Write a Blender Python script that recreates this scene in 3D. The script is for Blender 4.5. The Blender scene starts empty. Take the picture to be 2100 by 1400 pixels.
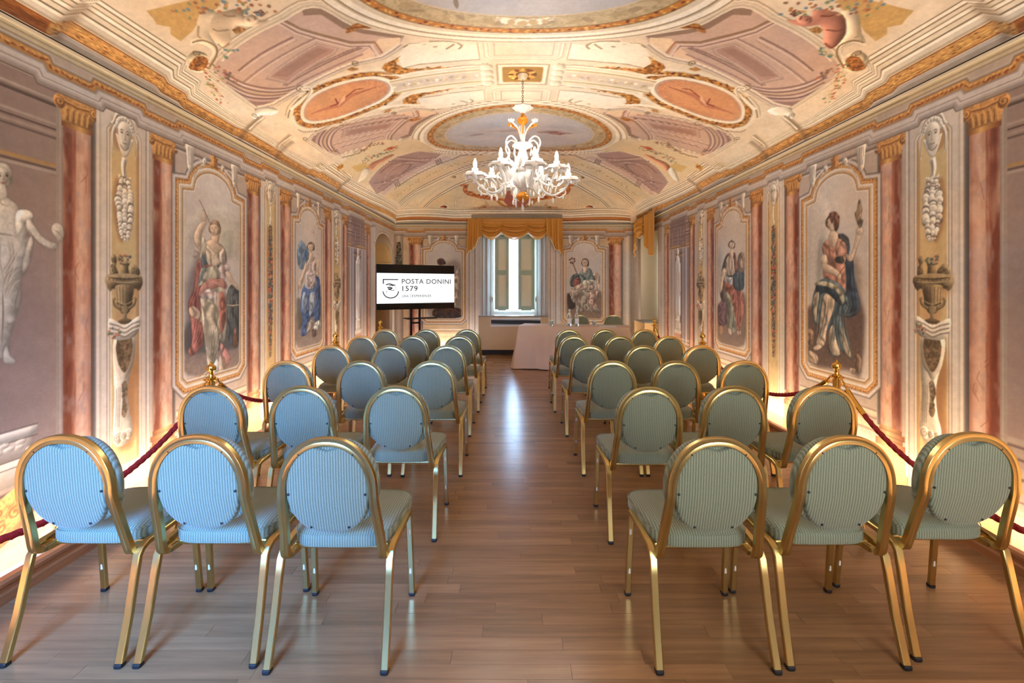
import bpy, bmesh, math, random
import numpy as np
from mathutils import Vector, Matrix
random.seed(11)
S=bpy.context.scene; C=S.collection; PI=math.pi
# ------------------------------------------------------------------ camera, daylight, exposure
cam=bpy.data.cameras.new('camera'); co=bpy.data.objects.new('camera',cam); C.objects.link(co)
co.location=(0,0,1.5); co.rotation_euler=(PI/2,0,0)
cam.sensor_width=36; cam.lens=933/2100*36; cam.shift_x=2/2100; cam.shift_y=-112/2100; cam.clip_start=.05
S.camera=co
S.view_settings.view_transform='Standard'; S.view_settings.look='None'; S.view_settings.gamma=1; S.view_settings.use_curve_mapping=False
S.view_settings.exposure=0.54
W=bpy.data.worlds.new('daylight'); S.world=W; W.use_nodes=True
bg=W.node_tree.nodes['Background']; bg.inputs[0].default_value=(.72,.86,1,1); bg.inputs[1].default_value=6.0
def area(name,loc,rot,sx,sy,power,col,spread=PI):
    l=bpy.data.lights.new(name,'AREA'); l.shape='RECTANGLE'; l.size=sx; l.size_y=sy; l.energy=power; l.color=col; l.spread=spread
    o=bpy.data.objects.new(name,l); o.location=loc; o.rotation_euler=rot; C.objects.link(o); return o
def srgb(r,g,b): 
    f=lambda v:(v/255/12.92) if v/255<=.04045 else ((v/255+.055)/1.055)**2.4
    return (f(r),f(g),f(b),1)
L_WARM=(1,.91,.76); L_DAY=(.26,.53,1)
area('daylight_rear_left',(-1.55,-1.32,1.75),(math.radians(60),0,math.radians(2)),1.3,1.7,72,(.08,.33,1),1.0)      # unseen rear-left window, beam narrowed and aimed at the left front chairs
area('fill_rear_right',(1.75,-1.32,1.75),(PI/2,0,0),1.3,1.7,42,(.95,.97,1))  # added neutral fill behind the viewer, brightens ceiling and walls evenly
area('daylight_side_window',(3.36,9.52,1.7),(0,PI/2,0),1.5,.3,5,L_DAY,2.4)         # side window in the right niche
area('daylight_back_window',(.08,10.72,1.75),(-PI/2,0,0),.9,1.6,34,L_DAY)
area('cove_light_left',(-2.455,3.85,.055),(0,math.radians(180+18),0),.05,9.8,66,L_WARM)
area('cove_light_back_left',(-1.5,10.19,.055),(math.radians(180-15),0,0),1.5,.05,15,L_WARM)
area('cove_light_back_right',(1.75,10.19,.055),(math.radians(180-15),0,0),1.5,.05,12,L_WARM)
area('cove_light_right',(2.695,3.85,.055),(0,math.radians(180-18),0),.05,9.8,66,L_WARM)
# ------------------------------------------------------------------ camera model shared by the measured layout (metres)
F_PX=933.0; CXP=1048.0; HYP=588.0; EYE=1.5
XL=-2.64; XR=2.88; YB=10.3; YF=-1.2
XC=.12; HW=2.76; ZC=2.92; RISE=.80; LC=1.8
def Lw(px,py):                       # point of the left wall seen there -> (y,z)
    y=XL*F_PX/(px-CXP); return (y,EYE+(HYP-py)*y/F_PX)
def Rw(px,py):
    y=XR*F_PX/(px-CXP); return (y,EYE+(HYP-py)*y/F_PX)
def Bw(px,py,y=YB): return ((px-CXP)*y/F_PX,EYE+(HYP-py)*y/F_PX)
def arc_(s):
    b=RISE/HW; R=(1+b*b)/(2*b); return (np.sqrt(np.maximum(0,R*R-s*s))-(R-b))/b
def fprof(s): return .55*np.sqrt(np.maximum(0,1-s*s))+.45*arc_(s)
def zceil(x,y):
    s=np.minimum(1,np.abs(np.asarray(x,float)-XC)/HW)
    t=np.clip((YB-np.asarray(y,float))/LC,0,1)
    return ZC+RISE*fprof(s)*fprof(1-t)
def u2x(u): return XC+HW*np.sin(np.asarray(u,float)/HW)
def v2y(v):
    v=np.asarray(v,float); return np.where(v>YB-LC,(YB-LC)+LC*np.sin(np.clip((v-(YB-LC))/LC,0,math.pi/2)),v)
VMAX=(YB-LC)+LC*math.pi/2; UM=HW*math.pi/2
_Y=np.arange(.6,YB+.001,.01)
def Cw(px,py):                       # point of the vault -> (u,v) along its surface
    x=(px-CXP)/F_PX*_Y; z=EYE+(HYP-py)/F_PX*_Y
    hit=(z>zceil(x,_Y))|(np.abs(x-XC)>HW)
    i=int(np.argmax(hit)) if hit.any() else len(_Y)-1
    y=_Y[i]; xx=(px-CXP)/F_PX*y
    u=math.asin(max(-1,min(1,(xx-XC)/HW)))*HW
    v=y if y<=YB-LC else (YB-LC)+LC*math.asin(min(1,(y-(YB-LC))/LC))
    return (u,float(v))
# ------------------------------------------------------------------ a small painter: coats of fresco colour laid over a wall-sized array
def catm(P,n=4,closed=True):
    P=np.asarray(P,float); N=len(P)
    if N<3: return P
    out=[]
    rng_=range(N) if closed else range(N-1)
    for i in rng_:
        p0=P[(i-1)%N] if closed or i>0 else P[0]; p1=P[i]; p2=P[(i+1)%N]
        p3=P[(i+2)%N] if closed or i+2<N else P[-1]
        for k in range(n):
            t=k/n
            out.append(.5*((2*p1)+(-p0+p2)*t+(2*p0-5*p1+4*p2-p3)*t*t+(-p0+3*p1-3*p2+p3)*t**3))
    if not closed: out.append(P[-1])
    return np.array(out)
def vnoise(h,w,cy,cx,rs):
    gh=max(2,int(h/cy)+2); gw=max(2,int(w/cx)+2)
    g=rs.rand(gh,gw).astype(np.float32)
    y=np.linspace(0,gh-1.001,h); x=np.linspace(0,gw-1.001,w)
    yi=y.astype(int); xi=x.astype(int); fy=(y-yi)[:,None]; fx=(x-xi)[None,:]
    fy=fy*fy*(3-2*fy); fx=fx*fx*(3-2*fx)
    a=g[yi][:,xi]; b=g[yi][:,xi+1]; c=g[yi+1][:,xi]; d=g[yi+1][:,xi+1]
    return ((a*(1-fx)+b*fx)*(1-fy)+(c*(1-fx)+d*fx)*fy).astype(np.float32)
class Canvas:
    def __init__(s,u0,u1,v0,v1,res,base,seed=1):
        s.u0,s.v0,s.res=u0,v0,res; s.W=int(round((u1-u0)/res)); s.H=int(round((v1-v0)/res))
        s.a=np.empty((s.H,s.W,3),np.float32); s.a[:]=np.array(base,np.float32)/255
        s.rs=np.random.RandomState(seed)
    def px(s,P):
        P=np.asarray(P,float); return np.stack([(P[:,0]-s.u0)/s.res,(P[:,1]-s.v0)/s.res],1)
    def mask(s,polys,soft=0,signed=True):
        polys=[s.px(p) for p in polys]
        al=np.concatenate(polys); pad=int(soft/s.res*1.5)+2
        x0=max(0,int(al[:,0].min())-pad); x1=min(s.W,int(al[:,0].max())+pad+2)
        y0=max(0,int(al[:,1].min())-pad); y1=min(s.H,int(al[:,1].max())+pad+2)
        if x1<=x0 or y1<=y0: return None
        w=x1-x0; h=(y1-y0)*2
        R=[];Cc=[];S=[]
        for p in polys:
            q=np.roll(p,-1,0)
            if not signed:
                ar=np.sum(p[:,0]*q[:,1]-q[:,0]*p[:,1]); sg=1 if ar>0 else -1
            else: sg=1
            ya=(p[:,1]-y0)*2; yb=(q[:,1]-y0)*2
            for k in range(len(p)):
                a,b=ya[k],yb[k]
                if a==b: continue
                lo,hi=(a,b) if a<b else (b,a)
                r0=max(0,int(math.ceil(lo-.5))); r1=min(h-1,int(math.floor(hi-.5)))
                if r1<r0: continue
                r=np.arange(r0,r1+1); t=((r+.5)-a)/(b-a)
                x=np.clip(p[k,0]+(q[k,0]-p[k,0])*t-x0,0,w-.001)
                R.append(r);Cc.append(x);S.append(np.full(len(r),sg*(1. if b>a else -1.)))
        if not R: return None
        R=np.concatenate(R);X=np.concatenate(Cc);S=np.concatenate(S)
        c=X.astype(int); fr=X-c
        D=np.bincount(R*(w+1)+c,S*(1-fr),h*(w+1))+np.bincount(R*(w+1)+np.minimum(c+1,w),S*fr,h*(w+1))
        M=np.cumsum(D.reshape(h,w+1),1)[:,:w]
        M=np.minimum(1,np.abs(M)) if signed else np.clip(np.abs(M),0,1)
        M=(M[0::2]+M[1::2])*.5
        if soft>0: M=s.blur(M,soft/s.res)
        return (slice(y0,y1),slice(x0,x1)),M.astype(np.float32)
    def blur(s,M,r):
        r=int(round(r))
        if r<1: return M
        for ax in (0,1):
            for _ in (0,1):
                P=np.concatenate([np.repeat(M.take([0],ax),r+1,ax),M,np.repeat(M.take([-1],ax),r,ax)],ax)
                Cs=np.cumsum(P,ax); n=M.shape[ax]
                M=(Cs.take(range(2*r+1,2*r+1+n),ax)-Cs.take(range(0,n),ax))/(2*r+1)
        return M
    def put(s,wm,col,a=1,em=None,soft=0,tex=0,fold=0):
        if wm is None: return
        sl,M=wm; col=np.array(col,np.float32)/255
        if col.ndim==1: col=col[None,None,:]
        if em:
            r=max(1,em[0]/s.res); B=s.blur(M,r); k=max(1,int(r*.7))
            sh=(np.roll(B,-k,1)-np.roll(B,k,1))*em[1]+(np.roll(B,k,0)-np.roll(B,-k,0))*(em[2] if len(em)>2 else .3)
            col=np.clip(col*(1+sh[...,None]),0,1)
        if tex:
            n=vnoise(M.shape[0],M.shape[1],3,3,s.rs)*.6+vnoise(M.shape[0],M.shape[1],8,8,s.rs)*.4
            col=np.clip(col*(1+tex*(n[...,None]-.5)*2),0,1)
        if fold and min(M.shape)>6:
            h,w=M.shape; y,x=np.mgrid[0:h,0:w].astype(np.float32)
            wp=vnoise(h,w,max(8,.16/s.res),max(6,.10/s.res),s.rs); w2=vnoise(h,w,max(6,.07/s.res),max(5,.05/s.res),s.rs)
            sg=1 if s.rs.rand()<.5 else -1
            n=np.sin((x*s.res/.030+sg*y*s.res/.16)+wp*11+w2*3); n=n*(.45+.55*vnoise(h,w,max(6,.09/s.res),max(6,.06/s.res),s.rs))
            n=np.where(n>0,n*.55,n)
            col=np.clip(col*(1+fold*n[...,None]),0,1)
        A=(M*a)[...,None]
        s.a[sl]=s.a[sl]*(1-A)+col*A
    def fill(s,P,col,a=1,soft=0,sm=0,em=None,tex=0,fold=0):
        P=catm(P,sm) if sm else np.asarray(P,float)
        s.put(s.mask([P],soft),col,a,em,tex=tex,fold=fold)
    def ribbon(s,P,o0,o1,closed=False):
        P=np.asarray(P,float)
        if not closed:
            d=np.diff(P,axis=0); L=np.maximum(1e-9,np.hypot(d[:,0],d[:,1]))[:,None]; n=np.stack([-d[:,1],d[:,0]],1)/L
            N=np.concatenate([n[:1],n[:-1]+n[1:],n[-1:]])
        else:
            d=np.roll(P,-1,0)-P; L=np.maximum(1e-9,np.hypot(d[:,0],d[:,1]))[:,None]; n=np.stack([-d[:,1],d[:,0]],1)/L
            N=np.roll(n,1,0)+n
        m2=np.maximum(.35,(N**2).sum(1))[:,None]
        N=N*(2/m2)
        if not closed: N[0]=n[0];N[-1]=n[-1]
        o0=np.broadcast_to(np.asarray(o0,float),(len(P),))[:,None]; o1=np.broadcast_to(np.asarray(o1,float),(len(P),))[:,None]
        A=P+N*o0; B=P+N*o1
        k=len(P) if closed else len(P)-1
        return [np.array([A[i],A[(i+1)%len(P)],B[(i+1)%len(P)],B[i]]) for i in range(k)]
    def stroke(s,P,w,col,a=1,soft=0,sm=0,w1=None,closed=False,em=None,tex=0):
        P=catm(P,sm,closed) if sm else np.asarray(P,float)
        if w1 is None: ww=np.full(len(P),w)
        elif isinstance(w1,str): t=np.linspace(0,1,len(P)); ww=w*(.12+.88*np.sin(np.pi*t))
        else: ww=np.linspace(w,w1,len(P))
        s.put(s.mask(s.ribbon(P,-ww/2,ww/2,closed),soft,False),col,a,em,tex=tex)
    def mould(s,P,prof,closed=False,sub=1):
        # prof: list of (offset,color); colours blend between stops
        P=np.asarray(P,float)
        for (oa,ca),(ob,cb) in zip(prof[:-1],prof[1:]):
            if abs(ob-oa)<1e-6: continue
            n=max(1,int(abs(ob-oa)/s.res/1.5)) if tuple(ca)!=tuple(cb) else 1
            n=min(n,8)
            for k in range(n):
                t0,t1=k/n,(k+1)/n; tc=(t0+t1)/2
                col=[ca[i]*(1-tc)+cb[i]*tc for i in range(3)]
                s.put(s.mask(s.ribbon(P,oa+(ob-oa)*t0,oa+(ob-oa)*t1,closed),0,False),col)
    def box(s,u0,u1,v0,v1):
        return (slice(max(0,int(round((v0-s.v0)/s.res))),min(s.H,int(round((v1-s.v0)/s.res)))),
                slice(max(0,int(round((u0-s.u0)/s.res))),min(s.W,int(round((u1-s.u0)/s.res)))))
    def rect(s,u0,u1,v0,v1,col,a=1):
        sl=s.box(u0,u1,v0,v1); s.a[sl]=s.a[sl]*(1-a)+np.array(col,np.float32)/255*a
    def prof(s,u0,u1,v0,v1,stops,along='u',a=1):
        sl=s.box(u0,u1,v0,v1); r=s.a[sl]
        n=r.shape[1] if along=='u' else r.shape[0]
        if n==0 or r.size==0: return
        t=(np.arange(n)+.5)/n; ts=[q[0] for q in stops]
        col=np.stack([np.interp(t,ts,[q[1][k] for q in stops]) for k in range(3)],1).astype(np.float32)/255
        col=col[None,:,:] if along=='u' else col[:,None,:]
        s.a[sl]=r*(1-a)+col*a
    def grain(s,u0,u1,v0,v1,col,a,cu,cv,lo=.5,hi=.8):
        sl=s.box(u0,u1,v0,v1); r=s.a[sl]; h,w=r.shape[:2]
        if h<2 or w<2: return
        n=vnoise(h,w,cv/s.res,cu/s.res,s.rs)*.6+vnoise(h,w,cv/s.res/2.7,cu/s.res/2.7,s.rs)*.4
        A=(np.clip((n-lo)/(hi-lo),0,1)*a)[...,None]
        s.a[sl]=r*(1-A)+np.array(col,np.float32)/255*A
    def dab(s,x,y,rx,ry,col,a=1,soft=0,rot=0,em=None,n=12,tex=0):
        t=np.linspace(0,2*np.pi,n,endpoint=False); c,q=math.cos(rot),math.sin(rot)
        X=rx*np.cos(t);Y=ry*np.sin(t)
        s.fill(np.stack([x+X*c-Y*q,y+X*q+Y*c],1),col,a,soft,em=em,tex=tex)
    def beads(s,P,step,r,cols,jit=0,closed=False,rr=None):
        P=np.asarray(P,float)
        if closed: P=np.concatenate([P,P[:1]])
        d=np.diff(P,axis=0); L=np.hypot(d[:,0],d[:,1]); T=L.sum(); cs=np.concatenate([[0],np.cumsum(L)])
        k=max(1,int(T/step))
        groups={}
        for i in range(k):
            q=(i+.5)/k*T; j=min(len(L)-1,int(np.searchsorted(cs,q)-1)); j=max(0,j)
            t=(q-cs[j])/max(1e-9,L[j]); p=P[j]+d[j]*t+(s.rs.rand(2)-.5)*jit
            rx=r*(.7+.6*s.rs.rand()); ry=(rr or r)*(.7+.6*s.rs.rand()); ang=math.atan2(d[j][1],d[j][0])+(s.rs.rand()-.5)*1.5*(jit>0)
            th=np.linspace(0,2*np.pi,8,endpoint=False); c,z=math.cos(ang),math.sin(ang)
            X=rx*np.cos(th);Y=ry*np.sin(th)
            groups.setdefault(i%len(cols),[]).append(np.stack([p[0]+X*c-Y*z,p[1]+X*z+Y*c],1))
        for g,ps in groups.items(): 
            for p in ps: s.put(s.mask([p]),cols[g])
    def sample(s,u,v):
        x=np.clip((np.asarray(u)-s.u0)/s.res-.5,0,s.W-1.001); y=np.clip((np.asarray(v)-s.v0)/s.res-.5,0,s.H-1.001)
        xi=x.astype(int);yi=y.astype(int);fx=(x-xi)[...,None];fy=(y-yi)[...,None]; A=s.a
        return (A[yi,xi]*(1-fx)+A[yi,xi+1]*fx)*(1-fy)+(A[yi+1,xi]*(1-fx)+A[yi+1,xi+1]*fx)*fy
    def weather(s,amt=.07,seed=5,con=1.2,tint=.985,piv=.66,sat=.86):
        rs=np.random.RandomState(seed)
        n=vnoise(s.H,s.W,160,160,rs)*.45+vnoise(s.H,s.W,45,45,rs)*.3+vnoise(s.H,s.W,12,12,rs)*.25
        s.a*=(1+amt*2*(n-.5))[...,None]
        n2=vnoise(s.H,s.W,90,90,rs)
        s.a[:]=(s.a-piv)*con+piv-.01; g_=s.a.mean(2,keepdims=True); s.a[:]=g_+(s.a-g_)*sat; s.a[...,2]*=tint; s.a[...,1]*=.5+.5*tint**.4
        s.a[...,0]*=1+.03*(n2-.5)*2; s.a[...,2]*=1-.04*(n2-.5)*2
        np.clip(s.a,0,1,out=s.a)
# ------------------------------------------------------------------ painted architecture of the long walls (h = metres along the wall, z up)
GOLD=(186,134,78); GOLDL=(222,172,100); GOLDD=(138,84,40); WHT=(216,206,192); WHL=(232,224,210); GREY=(166,154,144); GRYD=(116,102,94)
OCH=(206,180,132); MAUV=(182,164,150); SHD=(96,82,76); LIL=(200,190,186)
def volute(c,x,y,r,turns=1.6,flip=1,col=GOLDD,w=.008,a=1):
    t=np.linspace(0,turns*2*np.pi,26); rr=r*(1-t/(turns*2*np.pi)*.88)
    c.stroke(np.stack([x+flip*rr*np.cos(t+1.2),y+rr*np.sin(t+1.2)],1),w,col,a)
def column(c,h0,h1,sy=1):
    w=h1-h0; m=(h0+h1)/2
    c.prof(h1,h1+.035,.42,2.62,[(0,(98,86,82)),(.6,(120,108,102)),(1,MAUV)])
    c.prof(h0-.02,h0,.42,2.62,[(0,MAUV),(1,(150,130,122))])
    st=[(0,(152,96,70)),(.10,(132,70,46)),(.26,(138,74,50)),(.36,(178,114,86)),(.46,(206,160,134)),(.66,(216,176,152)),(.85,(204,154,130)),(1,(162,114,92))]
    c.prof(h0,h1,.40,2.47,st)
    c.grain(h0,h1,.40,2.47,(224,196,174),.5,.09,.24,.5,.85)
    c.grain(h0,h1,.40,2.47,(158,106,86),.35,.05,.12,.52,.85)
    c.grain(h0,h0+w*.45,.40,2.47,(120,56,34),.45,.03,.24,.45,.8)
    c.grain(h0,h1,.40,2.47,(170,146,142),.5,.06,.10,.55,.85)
    for k in range(9):
        y=c.rs.uniform(.5,2.4); x=c.rs.uniform(h0+.2*w,h1-.1*w)
        c.stroke([(x,y),(x+c.rs.uniform(-.03,.03),y-.05),(x+c.rs.uniform(-.04,.04),y-.11)],.004,(150,80,60),.6)
    # capital
    c.prof(h0-.01,h1+.01,2.45,2.485,[(0,GOLDD),(.4,GOLD),(.6,GOLDL),(1,GOLDD)])
    c.fill([(h0-.005,2.48),(h1+.005,2.48),(h1+.035,2.64),(h0-.035,2.64)],GOLD,em=(.02,.5,.4),tex=.18)
    c.prof(h0-.045,h1+.045,2.63,2.665,[(0,GOLDD),(.35,GOLDL),(1,GOLD)])
    for k in range(5):
        x=h0+w*(k+.5)/5; c.stroke([(x-.01,2.49),(x-.004,2.55),(x+.008,2.575)],.013,GOLDL,.8); c.stroke([(x+.012,2.49),(x+.012,2.56)],.005,GOLDD,.9)
    c.stroke([(h0-.03,2.60),(m,2.585),(h1+.03,2.60)],.008,GOLDD); c.stroke([(h0-.03,2.612),(m,2.597),(h1+.03,2.612)],.006,GOLDL)
    for f in (-1,1):
        x=m+f*(w/2+.022); c.dab(x,2.585,.036,.042,GOLD,em=(.015,.7,.5)); volute(c,x,2.585,.034,1.5,f); volute(c,x,2.59,.028,1.2,f,GOLDL,.004)
    c.dab(m,2.655,.03,.03,GOLDL,em=(.01,.5,.5)); 
    for k in range(-2,3): c.stroke([(m,2.64),(m+k*.014,2.685-abs(k)*.006)],.006,GOLDD)
    # base
    for z0,z1,e in ((.40,.43,.01),(.36,.40,.03),(.33,.36,.018),(.27,.33,.045)):
        c.prof(h0-e,h1+e,z0,z1,[(0,GOLDD),(.3,(176,124,80)),(.6,(216,172,122)),(1,(150,100,60))]); c.rect(h0-e,h1+e,z0,z0+.006,SHD,.6)
    c.rect(h0-.06,h1+.06,0,.27,(190,160,120)); c.rect(h0-.06,h0-.05,0,.27,SHD,.6)
def cornice_band(c,h0,h1,jogs):
    # jogs: list of (start,end) where the painted entablature breaks forward
    pts=[(h0,2.80)]; 
    for a,b in jogs:
        if b<h0 or a>h1: continue
        pts+=[(a-.008,2.80),(a+.012,2.765),(b-.012,2.765),(b+.008,2.80)]
    pts.append((h1,2.80))
    P=np.array(pts)
    sv=sorted(set(tuple(p) for p in pts)); P=np.array(sv)
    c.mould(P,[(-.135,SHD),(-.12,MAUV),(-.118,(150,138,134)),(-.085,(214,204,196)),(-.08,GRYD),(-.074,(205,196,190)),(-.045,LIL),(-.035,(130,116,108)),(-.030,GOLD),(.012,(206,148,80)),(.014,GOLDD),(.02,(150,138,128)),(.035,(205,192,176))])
    for dz,co,st in ((-.01,GOLDD,.035),(0,GOLDL,.032),(-.015,(160,92,50),.04)):
        Q=P+np.array([0,dz]); c.beads(Q,st,.013,[co],.012,rr=.006)
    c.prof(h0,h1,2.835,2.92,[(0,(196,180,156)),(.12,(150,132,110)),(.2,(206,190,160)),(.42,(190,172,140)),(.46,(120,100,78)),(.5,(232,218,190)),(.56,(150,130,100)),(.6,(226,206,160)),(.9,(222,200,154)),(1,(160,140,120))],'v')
FR_PROF=[(-.075,(100,88,84)),(-.062,(150,140,136)),(-.058,LIL),(-.04,(214,206,202)),(-.034,(128,112,100)),(-.03,GOLD),(0,(206,152,84)),(.004,GOLDD),(.008,(226,216,204)),(.026,(206,196,184)),(.032,(170,156,142)),(.036,(222,190,130)),(.044,GOLD),(.05,(120,84,58)),(.056,(214,204,190)),(.064,(226,218,206))]
def frame_path(hc,w=.435,zb=.67,zt=2.33,ch=.075):
    p=[(-w,zb+ch),(-w+ch,zb),(w-ch,zb),(w,zb+ch),(w,zt),(.30,zt+.02)]
    th=np.linspace(.28,math.pi-.28,15); p+=[(.30*math.cos(t)/math.cos(.28)*.96,zt+.01+.21*math.sin(t)) for t in th]
    p+=[(-.30,zt+.02),(-w,zt)]
    return np.array([(hc+x,z) for x,z in p])
def frame(c,hc,w=.435,zb=.67,sky=((204,194,186),(190,178,170)),crest=True,jz=0,paint=None):
    P=frame_path(hc,w,zb)+np.array([0,jz])
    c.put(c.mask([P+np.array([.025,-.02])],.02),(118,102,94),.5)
    c.fill(P,sky[0])
    c.prof(hc-w,hc+w,1.3+jz,2.33+jz,[(0,sky[1]),(.5,sky[0]),(1,sky[1])],'u',.6)
    if paint: paint(c)
    c.mould(P[::-1] if False else P,[(-o if False else o,k) for o,k in FR_PROF],True)
    for off,co,st in ((-.02,GOLDD,.03),(-.012,(232,186,120),.03),(-.024,(150,92,50),.045)):
        # beads on the gilt band
        Q=np.array([q.mean(0) for q in c.ribbon(P,off,off+.002,True)])
        R=[]; 
        for i,q in enumerate(c.ribbon(P,off,off+.002,True)): R+= [q[0],q[1]]
        c.beads(np.array(R),st,.008,[co],.008,rr=.005)
    if crest:
        z=2.60+jz
        c.stroke([(hc-w-.03,z+.0),(hc+w+.03,z+.0)],.02,(120,104,96),.9); c.stroke([(hc-w-.03,z+.018),(hc+w+.03,z+.018)],.012,(160,146,138)); c.stroke([(hc-w-.03,z-.018),(hc+w+.03,z-.018)],.01,(206,194,184))
        for f in (-1,1):
            x=hc+f*.30; c.fill([(x-.05,z+.07),(x+.05,z+.07),(x+.042,z-.02),(x+.03,z-.13),(x-.0,z-.16),(x-.03,z-.13),(x-.042,z-.02)],(120,106,98),.6,.012)
            c.fill([(x-.055,z+.075),(x+.045,z+.08),(x+.04,z-.02),(x+.024,z-.13),(x-.004,z-.15),(x-.032,z-.12),(x-.045,z-.0)],WHT,em=(.02,.5,.4),sm=2)
            for k in (-.022,-.004,.014): c.stroke([(x+k,z+.05),(x+k*1.1,z-.02),(x+k*.8,z-.1)],.006,GRYD,.8,sm=2)
            x=hc+f*.12; c.dab(x,z-.02,.03,.034,WHT,em=(.012,.6,.5)); volute(c,x,z-.02,.026,1.3,f,GRYD,.005)
            c.stroke([(x+f*.02,z-.05),(x+f*.07,z-.09),(x+f*.13,z-.18)],.016,WHT,sm=3); c.stroke([(x+f*.03,z-.06),(x+f*.08,z-.1),(x+f*.14,z-.19)],.005,GRYD,.8,sm=3)
        c.fill([(hc-.055,z-.05),(hc+.055,z-.05),(hc+.04,z+.02),(hc+.06,z+.05),(hc+.03,z+.05),(hc+.022,z+.09),(hc,z+.14),(hc-.022,z+.09),(hc-.03,z+.05),(hc-.06,z+.05),(hc-.04,z+.02)],GOLD,em=(.015,.7,.5),tex=.25)
        c.stroke([(hc+.012,z-.04),(hc+.008,z+.09)],.01,GOLDD,.8); c.stroke([(hc-.015,z-.04),(hc-.01,z+.08)],.008,GOLDL)
def garland(c,hc,z0,z1,w,base,shadow=True,dark=GRYD,dirx=-1):
    n=int((z1-z0)/.022)
    if shadow:
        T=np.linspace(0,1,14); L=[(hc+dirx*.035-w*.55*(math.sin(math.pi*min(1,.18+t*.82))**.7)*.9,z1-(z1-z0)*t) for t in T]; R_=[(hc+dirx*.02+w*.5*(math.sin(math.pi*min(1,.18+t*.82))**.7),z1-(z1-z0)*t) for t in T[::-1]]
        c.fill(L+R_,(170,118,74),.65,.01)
    for i in range(n):
        t=i/n; z=z1-(z1-z0)*t; ww=w*(.35+.65*math.sin(math.pi*min(1,.12+t*.88)))*.5
        for k in range(3):
            x=hc+(k-1)*ww*.75+c.rs.uniform(-.1,.1)*ww; r=ww*c.rs.uniform(.26,.5)
            b=base[c.rs.randint(len(base))]
            c.dab(x,z+c.rs.uniform(-.012,.012),r*1.15,r*1.25,dark,.75); c.dab(x+.001,z+c.rs.uniform(-.01,.012)+.002,r,r*1.1,b,em=(.01,.45,.5),rot=c.rs.rand()*3)
            if c.rs.rand()<.3: volute(c,x,z,r*.55,1,1 if c.rs.rand()<.5 else -1,dark,.0035,.6)
def flowers(c,x,z,r,n,cols=((196,96,84),(212,132,110),(122,128,96),(98,108,96),(204,170,140))):
    for k in range(n):
        a=c.rs.rand()*6.28; q=r*math.sqrt(c.rs.rand()); rr=r*c.rs.uniform(.14,.3); co=cols[c.rs.randint(len(cols))]
        c.dab(x+q*math.cos(a),z+q*math.sin(a)*.8,rr,rr*.8,co,.9,em=(.008,.4,.4),rot=a)
        c.dab(x+q*math.cos(a)+rr*.2,z+q*math.sin(a)*.8-rr*.2,rr*.35,rr*.3,tuple(v*.6 for v in co),.6)
def pilaster_ground(c,h0,h1):
    c.prof(h0,h1,.12,2.66,[(0,(206,192,176)),(.03,(228,214,196)),(.06,(190,176,160)),(.10,(214,200,184)),(.5,(204,190,174)),(.9,(196,182,170)),(.93,(150,134,122)),(.95,(214,202,190)),(.99,(196,184,174)),(1,(120,104,96))])
def panel_inset(c,h0,h1,z0,z1,ear=.04):
    m=(h0+h1)/2; w=(h1-h0)/2
    P=np.array([(h0,z0),(h1,z0),(h1,z1-.10),(h1-.02,z1-.07),(h1-.055,z1-.06),(h1-.075,z1-.01),(m+.02,z1+.02),(m-.02,z1+.02),(h0+.075,z1-.01),(h0+.055,z1-.06),(h0+.02,z1-.07),(h0,z1-.10)])
    c.fill(P,OCH); c.grain(h0,h1,z0,z1,(190,150,100),.35,.08,.2)
    c.mould(P,[(-.03,(196,182,166)),(-.026,(138,120,104)),(-.02,(214,200,184)),(-.01,(224,212,196)),(-.006,(150,128,106)),(0,(178,150,118))],True)
    c.stroke([(h1-.006,z0),(h1-.006,z1-.11)],.022,(168,120,80),.55,.004); c.stroke([(h0+.004,z0),(h0+.004,z1-.11)],.01,(232,220,200),.8)
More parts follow.
